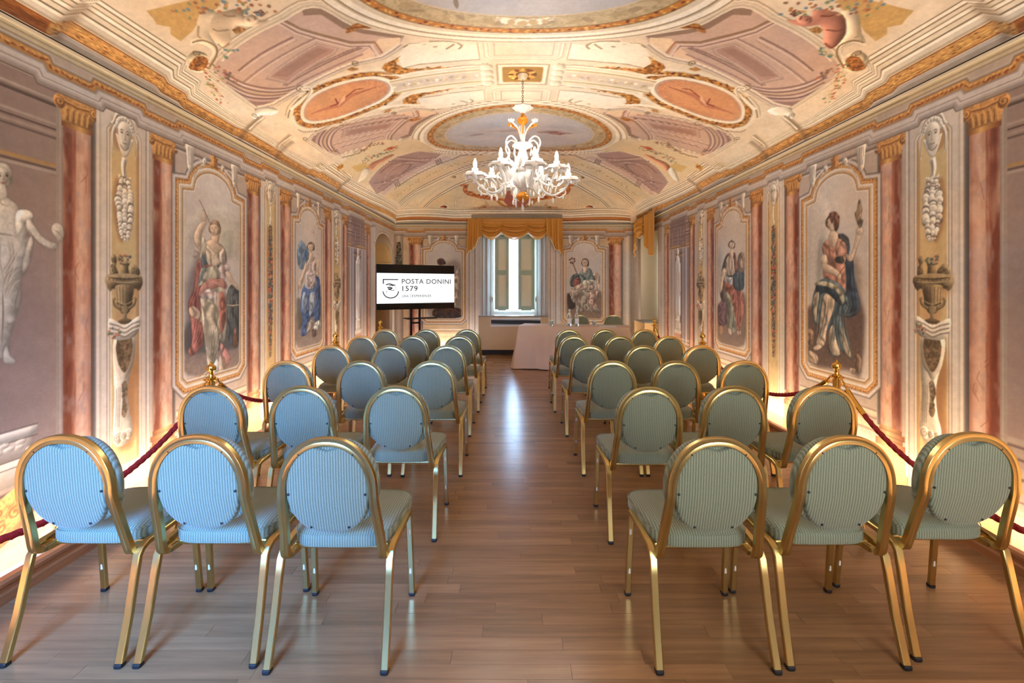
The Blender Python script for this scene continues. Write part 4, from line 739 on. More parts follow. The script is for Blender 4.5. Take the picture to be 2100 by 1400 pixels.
    for dv in (-.18,-.06,.06,.18): M.fill([(-.42,V0+dv-.05),(-.33,V0+dv-.06),(-.3,V0+dv),(-.33,V0+dv+.06),(-.42,V0+dv+.05)],CRM,sm=2,em=(.02,.35,.3),raw=True)
    def panel(u,v0,v1,ww,deep):
        P=[(-u,v0+.05),(-u+.05,v0),(u-.05,v0),(u,v0+.05),(u,v1-.05),(u-.05,v1),(-u+.05,v1),(-u,v1-.05)]
        c.mould(P,[(-.02,(170,150,122)),(-.005,CRL),(.02,CRM),(.026,(186,166,138)),(.034,CRL),(.055,(216,198,172))],True); c.mould(np.array([(-u+.09,v0+.07),(u-.09,v0+.07),(u-.09,v1-.07),(-u+.09,v1-.07)]),[(-.012,(176,156,128)),(0,(206,188,160)),(.01,CRL)],True)
    panel(.36,4.02,4.42,0,0); panel(.32,5.10,5.44,0,0)
    c.fill([(-.2,V0-.18),(.2,V0-.18),(.22,V0-.1),(.22,V0+.1),(.2,V0+.18),(-.2,V0+.18),(-.22,V0+.1),(-.22,V0-.1)],(176,140,80)); c.mould([(-.24,V0-.2),(.24,V0-.2),(.24,V0+.2),(-.24,V0+.2)],[(-.03,(150,128,90)),(0,CRL),(.03,CRM)],True); c.dab(0,V0,.15,.13,(206,160,84),em=(.03,.8,.6),n=20)
    for k in range(12): a=k/12*6.283; c.dab(.12*math.cos(a),V0+.10*math.sin(a),.035,.022,GOLDL if k%2 else GOLDD,rot=a)
    c.dab(0,V0,.07,.06,(120,84,40),n=16)
    # the two skies
    for cv in (6.5,2*V0-6.5):
        th=np.linspace(0,2*np.pi,72,endpoint=False); E=lambda a,b:np.stack([a*np.cos(th),cv+b*np.sin(th)],1)
        for a,b,col in ((1.62,1.13,CRM),(1.60,1.11,(170,148,120)),(1.585,1.10,CRL),(1.52,1.06,(206,188,160)),(1.50,1.05,(160,138,110)),(1.485,1.04,CRL),(1.42,1.0,(222,206,180)),(1.36,.965,(150,124,88)),(1.345,.955,(206,140,66))): c.fill(E(a,b),col,tex=.02)
        for q,st,r in ((1.325,.04,.02),(1.305,.05,.018)): c.beads(E(q,q-.385),st,r,GOLDS,.03,True,.012)
        c.fill(E(1.28,.90),(150,120,80)); c.fill(E(1.27,.89),(196,176,140),tex=.12); c.beads(E(1.18,.80),.12,.07,[(190,168,130),(206,186,150),(178,156,126)],.05,True,.03)
        c.fill(E(1.09,.72),(222,200,160)); c.fill(E(1.075,.71),(196,190,188)); 
        sl=c.box(-1.2,1.2,cv-.8,cv+.8); pass
        c.fill(E(1.0,.62),(206,202,202),.8,.08)
        rs=c.rs
        for k in range(26):
            a=rs.rand()*6.28; q=math.sqrt(rs.rand()); c.dab(q*.85*math.cos(a),cv+q*.52*math.sin(a),rs.uniform(.1,.32),rs.uniform(.03,.08),[(222,212,204),(186,184,190),(212,196,186),(176,176,186)][k%4],.4,.04)
        if cv>V0:
            for x,y,rx,ry in ((.40,0,.16,.04),(.55,.03,.12,.05),(.68,-.02,.1,.03),(.5,-.05,.13,.03),(-.62,.06,.12,.03),(-.1,-.02,.2,.02),(-.25,-.05,.25,.012)): c.dab(x,cv+y,rx,ry,(160,124,116),.6,.012,rot=-.15)
            for x,y in ((.45,.02),(.58,.05),(.62,.0),(.52,-.02)): c.dab(x,cv+y,.04,.03,(176,110,100),.8)
        else:
            c.dab(-.55,cv+.5,.02,.08,(150,130,110),.8)
            c.stroke([(-.25,cv+.74),(0,cv+.78),(.25,cv+.74)],.05,CRM,sm=2,tex=.3); c.beads([(-.2,cv+.78),(0,cv+.82),(.2,cv+.78)],.05,.04,[CRL,(206,180,140)],.02)
    # spandrel scrolls between ovals and halls
    F=Mir(c,560,180,5.385)
    F.line([(1170,230),(1240,215),(1420,185),(1600,190),(1830,170)],.05,CRL,sm=2); F.line([(1200,260),(1300,225),(1500,200)],.016,CRD,sm=2); F.fill([(1480,355),(1560,330),(1640,325),(1620,350),(1540,370)],GOLD,tex=.4)
    # far garland of flowers with putti between second hall and end vault
    F.fill([(700,880),(870,740),(960,700),(1100,600),(1240,570),(1420,590),(1580,560),(1830,700),(1600,700),(1380,740),(1270,800),(1150,900),(1010,1050),(930,1040),(860,960)],(226,206,170),sm=0)
    F.fill([(860,870),(1000,830),(1060,860),(1040,900),(930,930)],(222,190,130)); F.line([(760,770),(880,740),(1000,690),(1100,600)],.03,(150,126,96),sm=2)
    F.fill([(1060,850),(1110,820),(1200,780),(1290,740),(1340,740),(1240,800),(1150,850),(1090,910),(1050,900)],(206,150,120),sm=2,em=(.04,.5,.4)); F.fill([(960,980),(1000,900),(1050,880),(1060,930),(1000,1010),(940,1040)],CRL,sm=2,em=(.03,.6,.4))
    F.leaves([(920,700),(1000,690),(1080,640),(1180,610),(1240,600)],.016,.018,[(176,128,104),(150,130,120),(206,150,120)],.1); F.leaves([(1000,820),(1080,760),(1160,740),(1260,700),(1380,660)],.014,.02,[(150,156,124),(206,130,96),(196,150,110),(130,146,130)],.14); F.fill([(1230,680),(1300,650),(1390,640),(1280,690)],(196,110,70),tex=.3)
    F.fill([(700,870),(770,830),(775,870),(720,920)],(206,150,70),tex=.4); F.leaves([(470,840),(500,860),(540,830)],.02,.018,[(206,180,110),(180,160,110)],.08)
    # end vault: purple compartment, fluted strip, concentric arches
    E_=Mir(c,780,280,7.5)
    E_.fill([(-180,700),(0,480),(130,390),(260,310),(600,225),(940,265),(860,340),(400,600),(20,850),(-60,880)],(186,158,150),tex=.03)
    for L in ([(260,310),(600,340),(850,320)],[(120,380),(400,370),(700,400)],[(0,560),(180,420),(420,380)],[(90,600),(250,460),(480,420),(340,560),(130,625)],[(0,700),(250,620),(560,450)],[(-100,720),(120,690),(300,640)],[(30,840),(200,700)],[(-40,800),(90,720)]): E_.line(L,.04,(150,122,120),.8,sm=2); 
    for L in ([(250,330),(600,360),(850,338)],[(60,640),(260,440),(520,400)],[(0,720),(260,640),(580,460)]): E_.line(L,.022,MVL,.8,sm=2)
    E_.line([(30,890),(330,660),(830,390),(1060,310)],.17,(216,192,182)); 
    for x,y in ((220,740),(245,722),(270,705),(850,390),(880,375),(910,355)): E_.line([(x,y-30),(x+30,y+40)],.03,(168,142,134))
    E_.line([(90,935),(370,700),(880,430),(1130,340),(1250,285),(1560,280)],.045,(150,128,104),w1=.03)
    E_.fill([(60,930),(230,800),(560,620),(1000,420),(1300,320),(1560,290),(1900,280),(1900,330),(1600,390),(1300,440),(900,620),(560,790),(280,1010)],(228,208,172)); E_.leaves([(240,920),(420,790),(700,620),(1000,480),(1250,400),(1500,350)],.03,.022,[(206,176,116),(190,164,120),(236,216,170)],.1)
    for k,(d,w,col) in enumerate(((0,.03,(160,138,104)),(14,.03,CRL),(30,.03,(176,152,118)),(46,.04,CRL),(62,.02,(150,128,98)))):
        E_.line([(280+d*.5,1020+d*.6),(500+d*.4,840+d*.8),(800+d*.3,680+d),(1100+d*.2,540+d),(1400,430+d),(1700,365+d),(2125,340+d)],w,col,sm=2)
    E_.fill([(300,1070),(520,900),(820,730),(1120,600),(1420,500),(2125,420),(2125,560),(1400,650),(1000,830),(760,990),(640,1110)],(232,212,178)); E_.mould([(380,1060),(600,880),(860,740),(960,690),(1060,700),(800,860),(560,1060)],[(-.03,CRD),(0,CRL),(.03,(206,186,150))],True)
    for d,w,col in ((0,.03,(160,136,104)),(16,.035,CRL),(32,.025,(150,126,96))): E_.line([(640+d,1110),(760+d,990),(1000,830+d),(1280,690+d),(1560,620+d),(2125,590+d)],w,col,sm=2)
    E_.fill([(670,1140),(780,1010),(1010,860),(1290,730),(1560,660),(2125,630),(2125,1180),(700,1160)],(226,204,168),tex=.03)
    E_.mould([(1170,1080),(1160,980),(1300,890),(1560,950),(1640,1050)],[(-.04,CRD),(-.01,CRL),(.02,(196,172,136))])
    for x,y,r,col in ((1120,625,.09,(206,170,110)),(970,1085,.13,(190,120,70))): 
        p=E_.P([(x,y)])[0]
        for sx in (1,-1): c.dab(sx*p[0],p[1],r,r,CRL,n=16); c.dab(sx*p[0],p[1],r*.8,r*.8,(160,120,84),n=16); c.dab(sx*p[0],p[1],r*.7,r*.7,col,em=(.03,.8,.6),n=16,tex=.4)
    E_.line([(1230,750),(1320,745),(1300,800),(1340,870),(1500,920),(1760,960),(2125,980)],.10,(206,136,84),sm=2,tex=.45); E_.leaves([(1300,840),(1500,900),(1800,960)],.05,.04,[(196,110,70),(214,150,90),(170,100,60)],.08)
    E_.fill([(1900,1000),(1960,800),(2200,780),(2200,1060),(1980,1080)],(186,120,104),tex=.05); E_.line([(1780,960),(1860,1040),(1980,1080),(2200,1090)],.07,(206,150,80),sm=2); E_.line([(1770,1080),(1850,1130),(2000,1100),(2020,1090)],.07,(212,192,170),sm=2); E_.line([(1480,1150),(1560,1110),(1640,1050),(1620,1000)],.06,(206,186,160),sm=2); E_.fill([(1380,1100),(1600,1060),(2200,1090),(2200,1190),(1380,1190)],(186,168,150),.55)
    E_.line([(1840,1120),(1900,1160),(2010,1100)],.02,(130,112,100),sm=2); E_.leaves([(1320,1170),(1450,1150),(1560,1080),(1640,1060)],.02,.03,[(196,110,80),(150,150,110),(214,160,120)],.12); E_.leaves([(1180,1220),(1250,1230)],.02,.03,[(214,160,120),(196,120,90)],.1)
    # end cornice
    W_=Mir(c,780,280,7.5,mu=False)
    X0,X1=240,3900
    for y0,y1,col in ((1110,1135,(226,206,174)),(1120,1130,(160,138,108)),(1135,1150,CRL),(1150,1158,(160,138,110)),(1158,1185,(222,204,176)),(1185,1193,(150,128,104)),(1193,1215,CRL),(1215,1222,(160,138,112)),(1222,1242,(216,200,176)),(1242,1250,CRL),(1250,1290,(196,132,70)),(1285,1296,GOLDD),(1296,1312,(232,216,190)),(1312,1345,(178,166,150))):
        e=(y1-1345)*.0
        W_.fill([(X0+60*(1345-y0)/235*0+((1345-y0)*.25 if y0<1200 else 0),y0),(X0+900,y0),(X0+1800,y0),(X0+2700,y0),(X1-((1345-y0)*.25 if y0<1200 else 0)-50,y0),(X1-50,y1),(X0+2700,y1),(X0+1800,y1),(X0+900,y1),(X0,y1)],col)
    W_.fill([(1400,1195),(2800,1195),(2800,1262),(1400,1262)],(150,132,112),.8)
# ------------------------------------------------------------------ mesh and material helpers
def nm(name):
    m=bpy.data.materials.new(name); m.use_nodes=True; nt=m.node_tree; b=nt.nodes['Principled BSDF']; return m,nt,b
def simple(name,col,rough=.5,metal=0,noise=0,scale=8,bump=0,bscale=60,trans=0,emit=None,estr=0,coat=0,ior=None):
    m,nt,b=nm(name); c=srgb(*col); b.inputs['Roughness'].default_value=rough; b.inputs['Metallic'].default_value=metal
    tc=nt.nodes.new('ShaderNodeTexCoord')
    n=nt.nodes.new('ShaderNodeTexNoise'); n.inputs['Scale'].default_value=scale; n.inputs['Detail'].default_value=4; nt.links.new(tc.outputs['Object'],n.inputs[0])
    r=nt.nodes.new('ShaderNodeMix'); r.data_type='RGBA'; k=noise
    r.inputs[6].default_value=tuple(v*(1-k) for v in c[:3])+(1,); r.inputs[7].default_value=tuple(min(1,v*(1+k)) for v in c[:3])+(1,)
    nt.links.new(n.outputs['Fac'],r.inputs[0]); nt.links.new(r.outputs[2],b.inputs['Base Color'])
    if bump:
        n2=nt.nodes.new('ShaderNodeTexNoise'); n2.inputs['Scale'].default_value=bscale; nt.links.new(tc.outputs['Object'],n2.inputs[0])
        bp=nt.nodes.new('ShaderNodeBump'); bp.inputs['Strength'].default_value=bump; bp.inputs['Distance'].default_value=.002; nt.links.new(n2.outputs['Fac'],bp.inputs['Height']); nt.links.new(bp.outputs[0],b.inputs['Normal'])
    if trans: b.inputs['Transmission Weight'].default_value=trans
    if ior: b.inputs['IOR'].default_value=ior
    if emit: b.inputs['Emission Color'].default_value=srgb(*emit); b.inputs['Emission Strength'].default_value=estr
    if coat: b.inputs['Coat Weight'].default_value=coat
    return m
def fresco_mat():
    m,nt,b=nm('fresco_plaster'); b.inputs['Roughness'].default_value=.62
    a=nt.nodes.new('ShaderNodeAttribute'); a.attribute_name='paint'
    tc=nt.nodes.new('ShaderNodeTexCoord')
    n=nt.nodes.new('ShaderNodeTexNoise'); n.inputs['Scale'].default_value=26; n.inputs['Detail'].default_value=8; n.inputs['Roughness'].default_value=.7; nt.links.new(tc.outputs['Object'],n.inputs[0])
    mr=nt.nodes.new('ShaderNodeMapRange'); mr.inputs[1].default_value=.3; mr.inputs[2].default_value=.7; mr.inputs[3].default_value=.90; mr.inputs[4].default_value=1.09; nt.links.new(n.outputs['Fac'],mr.inputs[0])
    x=nt.nodes.new('ShaderNodeVectorMath'); x.operation='SCALE'; nt.links.new(a.outputs['Color'],x.inputs[0]); nt.links.new(mr.outputs[0],x.inputs['Scale']); nt.links.new(x.outputs[0],b.inputs['Base Color'])
    n2=nt.nodes.new('ShaderNodeTexNoise'); n2.inputs['Scale'].default_value=90; n2.inputs['Detail'].default_value=3; nt.links.new(tc.outputs['Object'],n2.inputs[0])
    bp=nt.nodes.new('ShaderNodeBump'); bp.inputs['Strength'].default_value=.22; bp.inputs['Distance'].default_value=.003; nt.links.new(n2.outputs['Fac'],bp.inputs['Height']); nt.links.new(bp.outputs[0],b.inputs['Normal'])
    return m
FRES=fresco_mat()
def lin(a): a=np.clip(a,0,1); return np.where(a<=.04045,a/12.92,((a+.055)/1.055)**2.4)
def grid_mesh(name,parts,mat,smooth=False):
    """parts: list of (verts[h,w,3], colours[h,w,3], keep[h-1,w-1] or None, flip)"""
    V=[];Q=[];K=[];base=0
    for vt,cl,keep,flip in parts:
        h,w=vt.shape[:2]; idx=np.arange(h*w).reshape(h,w)+base
        q=np.stack([idx[:-1,:-1],idx[:-1,1:],idx[1:,1:],idx[1:,:-1]],-1)
        if flip: q=q[...,::-1]
        q=q[keep] if keep is not None else q.reshape(-1,4)
        V.append(vt.reshape(-1,3));K.append(cl.reshape(-1,3));Q.append(q.reshape(-1,4)); base+=h*w
    V=np.concatenate(V).astype(np.float32);K=lin(np.concatenate(K)).astype(np.float32);Q=np.concatenate(Q).astype(np.int32)
    me=bpy.data.meshes.new(name); me.vertices.add(len(V)); me.vertices.foreach_set('co',V.ravel())
    me.loops.add(Q.size); me.loops.foreach_set('vertex_index',Q.ravel()); me.polygons.add(len(Q)); me.polygons.foreach_set('loop_start',np.arange(0,Q.size,4,dtype=np.int32))
    me.polygons.foreach_set('use_smooth',np.full(len(Q),smooth))
    at=me.attributes.new('paint','FLOAT_COLOR','POINT'); at.data.foreach_set('color',np.concatenate([K,np.ones((len(K),1),np.float32)],1).ravel())
    me.update(calc_edges=True); me.materials.append(mat)
    o=bpy.data.objects.new(name,me); C.objects.link(o); return o
def struct(o): o['kind']='structure'; return o
def tag(o,label,cat,group=None):
    o['label']=label; o['category']=cat
    if group: o['group']=group
    return o
class MB:
    def __init__(s): s.v=[];s.f=[]
    def add(s,V,Fc):
        b=len(s.v); s.v+= [tuple(p) for p in V]; s.f+=[tuple(i+b for i in f) for f in Fc]; return s
    def box(s,c,d,bev=0,rz=0,top=1,M=None):
        x,y,z=d[0]/2,d[1]/2,d[2]/2; b=min(bev,x*.9,y*.9,z*.9)
        if b<=0:
            V=[(i*x*(top if k>0 else 1),j*y*(top if k>0 else 1),k*z) for k in (-1,1) for j in (-1,1) for i in (-1,1)]
            Fc=[(0,2,3,1),(4,5,7,6),(0,1,5,4),(2,6,7,3),(0,4,6,2),(1,3,7,5)]
        else:
            ring=lambda a,e,zz:[( a-b if i in (0,7) else 0,0,zz) for i in range(8)]
            def oct_(xx,yy,zz): return [(xx-b,-yy,zz),(xx,-yy+b,zz),(xx,yy-b,zz),(xx-b,yy,zz),(-xx+b,yy,zz),(-xx,yy-b,zz),(-xx,-yy+b,zz),(-xx+b,-yy,zz)]
            V=oct_(x-b*.5,y-b*.5,-z)+oct_(x,y,-z+b)+oct_(x,y,z-b)+oct_(x-b*.5,y-b*.5,z)
            Fc=[tuple(range(7,-1,-1)),tuple(range(24,32))]
            for r in range(3):
                for i in range(8): j=(i+1)%8; Fc.append((r*8+i,r*8+j,r*8+8+j,r*8+8+i))
        ca,sa=math.cos(rz),math.sin(rz)
        V=[(c[0]+p[0]*ca-p[1]*sa,c[1]+p[0]*sa+p[1]*ca,c[2]+p[2]) for p in V]
        return s.add(V,Fc)
    def sweep(s,path,sec,ref=None,closed=False,cap=True,scale=None):
        P=[Vector(p) for p in path]; n=len(P); m=len(sec); V=[]
        N=None
        for i,p in enumerate(P):
            if closed: t=(P[(i+1)%n]-P[i-1])
            else: t=(P[min(n-1,i+1)]-P[max(0,i-1)])
            t.normalize()
            if ref is not None: r=Vector(ref); a=(r-t*r.dot(t)).normalized()
            else:
                if N is None: r=Vector((0,0,1)) if abs(t.z)<.9 else Vector((1,0,0))
                else: r=N
                a=(r-t*r.dot(t)).normalized(); N=a
            b=t.cross(a); k=scale[i] if scale else 1
            # mitre
            if 0<i<n-1 or closed:
                d1=(P[i]-P[i-1]).normalized(); c_=max(.5,d1.dot(t)); 
            else: c_=1
            for u,w in sec: V.append(p+a*(u*k)+b*(w*k/c_))
        Fc=[]
        for i in range(n if closed else n-1):
            j=(i+1)%n
            for q in range(m): w=(q+1)%m; Fc.append((i*m+q,i*m+w,j*m+w,j*m+q))
        if cap and not closed: Fc+= [tuple(range(m-1,-1,-1)),tuple(range((n-1)*m,n*m))]
        return s.add(V,Fc)
    def tube(s,path,r,n=8,closed=False,scale=None,cap=True): return s.sweep(path,[(r*math.cos(2*PI*k/n),r*math.sin(2*PI*k/n)) for k in range(n)],None,closed,cap,scale)
    def lathe(s,prof,n=16,c=(0,0,0),flute=0,fl=0,M=None):
        V=[];Fc=[]
        for r,z in prof:
            for k in range(n):
                a=2*PI*k/n; rr=r*(1+(fl*math.cos(a*flute) if flute else 0)); V.append((c[0]+rr*math.cos(a),c[1]+rr*math.sin(a),c[2]+z))
        for i in range(len(prof)-1):
            for k in range(n): j=(k+1)%n; Fc.append((i*n+k,i*n+j,(i+1)*n+j,(i+1)*n+k))
        if prof[0][0]>1e-5: Fc.append(tuple(range(n-1,-1,-1)))
        if prof[-1][0]>1e-5: Fc.append(tuple(range((len(prof)-1)*n,len(prof)*n)))
        if M is not None: V=[tuple(M@Vector(v)) for v in V]
        return s.add(V,Fc)
    def build(s,name,mat,parent=None,smooth=True,angle=35):
        me=bpy.data.meshes.new(name); me.from_pydata([tuple(v) for v in s.v],[],s.f); 
        bm=bmesh.new(); bm.from_mesh(me); bmesh.ops.recalc_face_normals(bm,faces=bm.faces); bm.to_mesh(me); bm.free()
        me.update(); me.materials.append(mat)
        if smooth:
            me.polygons.foreach_set('use_smooth',[True]*len(me.polygons)); me.set_sharp_from_angle(angle=math.radians(angle))
        o=bpy.data.objects.new(name,me); C.objects.link(o)
        if parent is not None: o.parent=parent
        return o
def empty(name,loc,rz=0,label=None,cat=None,group=None):
    o=bpy.data.objects.new(name,None); o.location=loc; o.rotation_euler=(0,0,rz); o.empty_display_size=.1; C.objects.link(o)
    if label: tag(o,label,cat,group)
    return o
def copy_tree(o,parent=None):
    c=o.copy(); C.objects.link(c)
    if parent is not None: c.parent=parent
    for ch in list(o.children): copy_tree(ch,c)
    return c
# ------------------------------------------------------------------ frescoed walls and vault
def cols_screen(h_of_p,p0,p1,step):
    n=int(abs(p1-p0)/step); return np.array([h_of_p(p) for p in np.linspace(p0,p1,n+1)])
def build_long_wall(side):
    X=XL if side=='L' else XR
    c=Canvas(1.0,YB,0,ZC,.004,MAUV,11 if side=='L' else 23); wall_arch(c,side); (all_left if side=='L' else all_right)(c); c.weather(.07,5 if side=='L' else 9)
    K=abs(X)*F_PX
    pmax=K/2.2; segs=[(2.2,3.3,520),(3.3,4.9,380),(4.9,YB,230)]
    parts=[]
    def patch(ys,nz,keepf=None):
        zs=np.linspace(0,ZC,nz); Y,Z=np.meshgrid(ys,zs); 
        Ys=np.where(Y<1.0,2.0-Y,Y); cl=c.sample(Ys,Z)
        vt=np.stack([np.full_like(Y,X),Y,Z],-1)
        yc=(ys[:-1]+ys[1:])/2; zc_=(zs[:-1]+zs[1:])/2; YC,ZC_=np.meshgrid(yc,zc_)
        if side=='L': arch=2.28+.32*np.sqrt(np.clip(1-((YC-9.49)/.63)**2,0,1)); keep=~((YC>8.86)&(YC<10.12)&(ZC_<arch))
        else: keep=~((YC>8.90)&(YC<10.12)&(ZC_<2.62))
        parts.append((vt,cl,keep,side=='R'))
    patch(np.linspace(YF,2.2,150),90)
    for a,b,nz in segs:
        n=int((K/a-K/b)/1.5); ys=K/np.linspace(K/a,K/b,n+1); ys[0]=a;ys[-1]=b
        if b==YB:
            e=[8.86 if side=='L' else 8.90,10.12]
            for q in e: ys[np.argmin(abs(ys-q))]=q
        patch(ys,nz)
    return struct(grid_mesh('wall_left' if side=='L' else 'wall_right',parts,FRES))
build_long_wall('L'); build_long_wall('R')
cb=Canvas(XL,XR,0,ZC,.006,MAUV,7); back_arch(cb); cb.weather(.06,3)
xs=np.linspace(XL,XR,430); zs=np.linspace(0,ZC,240)
for q in (-.70,.84): xs[np.argmin(abs(xs-q))]=q
for q in (.84,2.72): zs[np.argmin(abs(zs-q))]=q
Xg,Zg=np.meshgrid(xs,zs); xc=(xs[:-1]+xs[1:])/2; zc_=(zs[:-1]+zs[1:])/2; XCg,ZCg=np.meshgrid(xc,zc_)
struct(grid_mesh('wall_back',[(np.stack([Xg,np.full_like(Xg,YB),Zg],-1),cb.sample(Xg,Zg),~((XCg>-.70)&(XCg<.84)&(ZCg>.84)&(ZCg<2.72)),False)],FRES))
cc=Canvas(-UM,UM,1.4,VMAX,.006,CRM,3); vault_paint(cc); cc.weather(.06,8,1.3,1.0,.80,.88)
def cpatch(us,vs):
    U,V=np.meshgrid(us,vs); x=u2x(U); y=v2y(V); z=zceil(x,y); Vs=np.where(V<1.4,2.8-V,V)
    return (np.stack([x,y,z],-1),cc.sample(U,Vs),None,True)
vs2=[2.2]
while vs2[-1]<4.9: vs2.append(vs2[-1]+max(.0075,vs2[-1]**2/1283*.85))
vs3=[vs2[-1]]
while vs3[-1]<VMAX-.012: vs3.append(min(VMAX,vs3[-1]+min(.014 if vs3[-1]>8.3 else 9,vs3[-1]**2/1283)))
vs3[-1]=VMAX
struct(grid_mesh('ceiling',[cpatch(np.linspace(-UM,UM,160),np.linspace(YF,2.2,60)),cpatch(np.linspace(-UM,UM,980),np.array(vs2)),cpatch(np.linspace(-UM,UM,720),np.array(vs3))],FRES,True))
del cb,cc
# unseen rear wall: left window inferred, right one added with its fill
PLAST=simple('plaster_cream',(206,190,170),.8,noise=.06,bump=.1)
m=MB()
for x0,x1,z0,z1 in ((XL,-2.2,0,2.92),(-2.2,-.9,0,.9),(-2.2,-.9,2.6,2.92),(-.9,1.1,0,2.92),(1.1,2.4,0,.9),(1.1,2.4,2.6,2.92),(2.4,XR,0,2.92)): m.box(((x0+x1)/2,YF-.06,(z0+z1)/2),(x1-x0,.12,z1-z0))
m.box((XC,YF-.06,3.35),(5.52,.12,.86)); struct(m.build('wall_front',PLAST,smooth=False))
WHT_P=simple('white_painted_wood',(226,226,222),.4,noise=.03); 
for n_,x in ((3,-1.55),(4,1.75)):
    m=MB(); 
    for dx in (-.62,0,.62): m.box((x+dx,YF-.08,1.75),(.06,.05,1.7))
    for z in (.93,1.9,2.57): m.box((x,YF-.08,z),(1.3,.05,.06))
    struct(m.build('window_%d'%n_,WHT_P,smooth=False))
# niche of the doorway on the left, niche of the side window on the right, reveal of the back window
TAN=simple('reveal_tan_paint',(196,174,144),.7,noise=.08,bump=.1); BEI=simple('reveal_beige_paint',(214,194,158),.7,noise=.05,bump=.08); WOODB=simple('brown_door_wood',(140,104,66),.45,noise=.18,scale=5,bump=.2); GREYP=simple('reveal_grey_paint',(196,190,182),.6,noise=.06)
ORANGE=simple('ochre_lunette_paint',(206,170,112),.6,noise=.1)
m=MB(); D=.5
m.box((XL-D/2-.01,10.155,1.35),(D,.06,2.7)); m.box((XL-D/2-.01,8.825,1.35),(D,.06,2.7)); m.box((XL-D-.03,9.49,1.35),(.06,1.4,2.7)); m.box((XL-D/2-.01,9.49,2.72),(D,1.4,.06)); struct(m.build('wall_niche_left',TAN,smooth=False))
d=MB(); d.box((XL-.26,10.105,1.0),(.40,.03,1.96),.004); dr=struct(d.build('door_1',WOODB,smooth=False))
for z,h in ((.5,.7),(1.42,.9)):
    d=MB(); d.sweep([(XL-.40,10.08,z-h/2),(XL-.12,10.08,z-h/2),(XL-.12,10.08,z+h/2),(XL-.40,10.08,z+h/2)],[(-.008,-.012),(.008,-.012),(.008,.012),(-.008,.012)],(0,1,0),True); d.build('door_panel',WOODB,dr,False)
d=MB(); V=[(XL-.48,10.09,2.0),(XL-.02,10.09,2.0)]+[(XL-.25+.23*math.cos(t),10.09,2.1+.42*math.sin(t)*.9) for t in np.linspace(0,PI,10)]
d.add(V+[(a,b+.04,c_) for a,b,c_ in V],[tuple(range(12)),tuple(range(23,11,-1))]+[(i,(i+1)%12,12+(i+1)%12,12+i) for i in range(12)]); d.build('lunette',ORANGE,dr,False)
d=MB(); d.box((XL-.25,10.07,2.0),(.48,.05,.035),.006); d.build('door_head',simple('cream_moulding',(222,200,160),.5),dr,False)
m=MB(); m.box((XR+D/2+.01,10.155,1.4),(D,.06,2.8)); m.box((XR+D/2+.01,8.865,1.4),(D,.06,2.8)); m.box((XR+D/2+.01,9.5,2.78),(D,1.4,.06)); m.box((XR+D+.03,9.5,.4),(.06,1.4,.8)); m.box((XR+D+.03,9.5,2.65),(.06,1.4,.3)); struct(m.build('wall_niche_right',BEI,smooth=False))
GLASS=simple('window_glass',(240,248,250),.02,trans=1,ior=1.1)
m=MB(); 
for y in (8.95,9.5,10.07): m.box((XR+D,y,1.65),(.05,.06,1.7))
for z in (.83,2.47): m.box((XR+D,9.5,z),(.05,1.2,.06))
w2=struct(m.build('window_2',WHT_P,smooth=False))
for y0,y1 in ((8.98,9.44),(9.58,10.04)): m=MB(); m.box((XR+D-.06,(y0+y1)/2,1.65),(.03,y1-y0,1.58),.004); m.build('shutter',simple('side_light_block_paint',(190,184,150),.5),w2,False)  # unseen shutters added to block daylight from the niche reveal
for y in (9.225,9.785): m=MB(); m.box((XR+D,y,1.65),(.006,.5,1.6)); m.build('pane',GLASS,w2,False)
# back window: splayed reveal with painted mouldings, casement, glass, folding shutters
m=MB(); FRX0,FRX1=-.46,.60; YW=10.62
def quad(m,a,b,c_,d_): m.add([a,b,c_,d_],[(0,1,2,3)])
for (xa,xb) in ((-.70,FRX0),(.84,FRX1)):
    for i,(t0,t1,o) in enumerate(((0,.2,0),(.2,.32,.02),(.32,.55,-.0),(.55,.68,.025),(.68,1,0))):
        a0=xa+(xb-xa)*t0; a1=xa+(xb-xa)*t1; y0=YB+(YW-YB)*t0; y1=YB+(YW-YB)*t1; s_=-1 if xa<0 else 1
        quad(m,(a0-s_*o,y0-o,.84),(a1-s_*o,y1-o,.84),(a1-s_*o,y1-o,2.75),(a0-s_*o,y0-o,2.75))
        if o:
            for q,yy in ((a0,y0),(a1,y1)): quad(m,(q,yy,.84),(q-s_*o,yy-o,.84),(q-s_*o,yy-o,2.75),(q,yy,2.75))
quad(m,(-.70,YB,2.72),(.84,YB,2.72),(FRX1,YW,2.72),(FRX0,YW,2.72)); quad(m,(-.70,YB,.84),(.84,YB,.84),(FRX1,YW,.84),(FRX0,YW,.84))
struct(m.build('wall_window_reveal',GREYP,smooth=False))
m=MB(); m.box((FRX0+.03,YW,1.78),(.07,.06,1.88),.006); m.box((FRX1-.03,YW,1.78),(.07,.06,1.88),.006); m.box((.07,YW,.89),(1.06,.07,.09),.006); m.box((.07,YW,2.70),(1.06,.06,.06))
w1=struct(m.build('window_1',WHT_P,smooth=False))
for x in (-.18,.30): m=MB(); m.box((x,YW+.02,1.78),(.42,.006,1.75)); m.build('pane',GLASS,w1,False)
SHG=simple('shutter_sage_paint',(160,174,150),.5,noise=.06); SHB=simple('shutter_beige_paint',(220,212,182),.55,noise=.05); STEEL=simple('window_handle_metal',(196,196,190),.25,1)
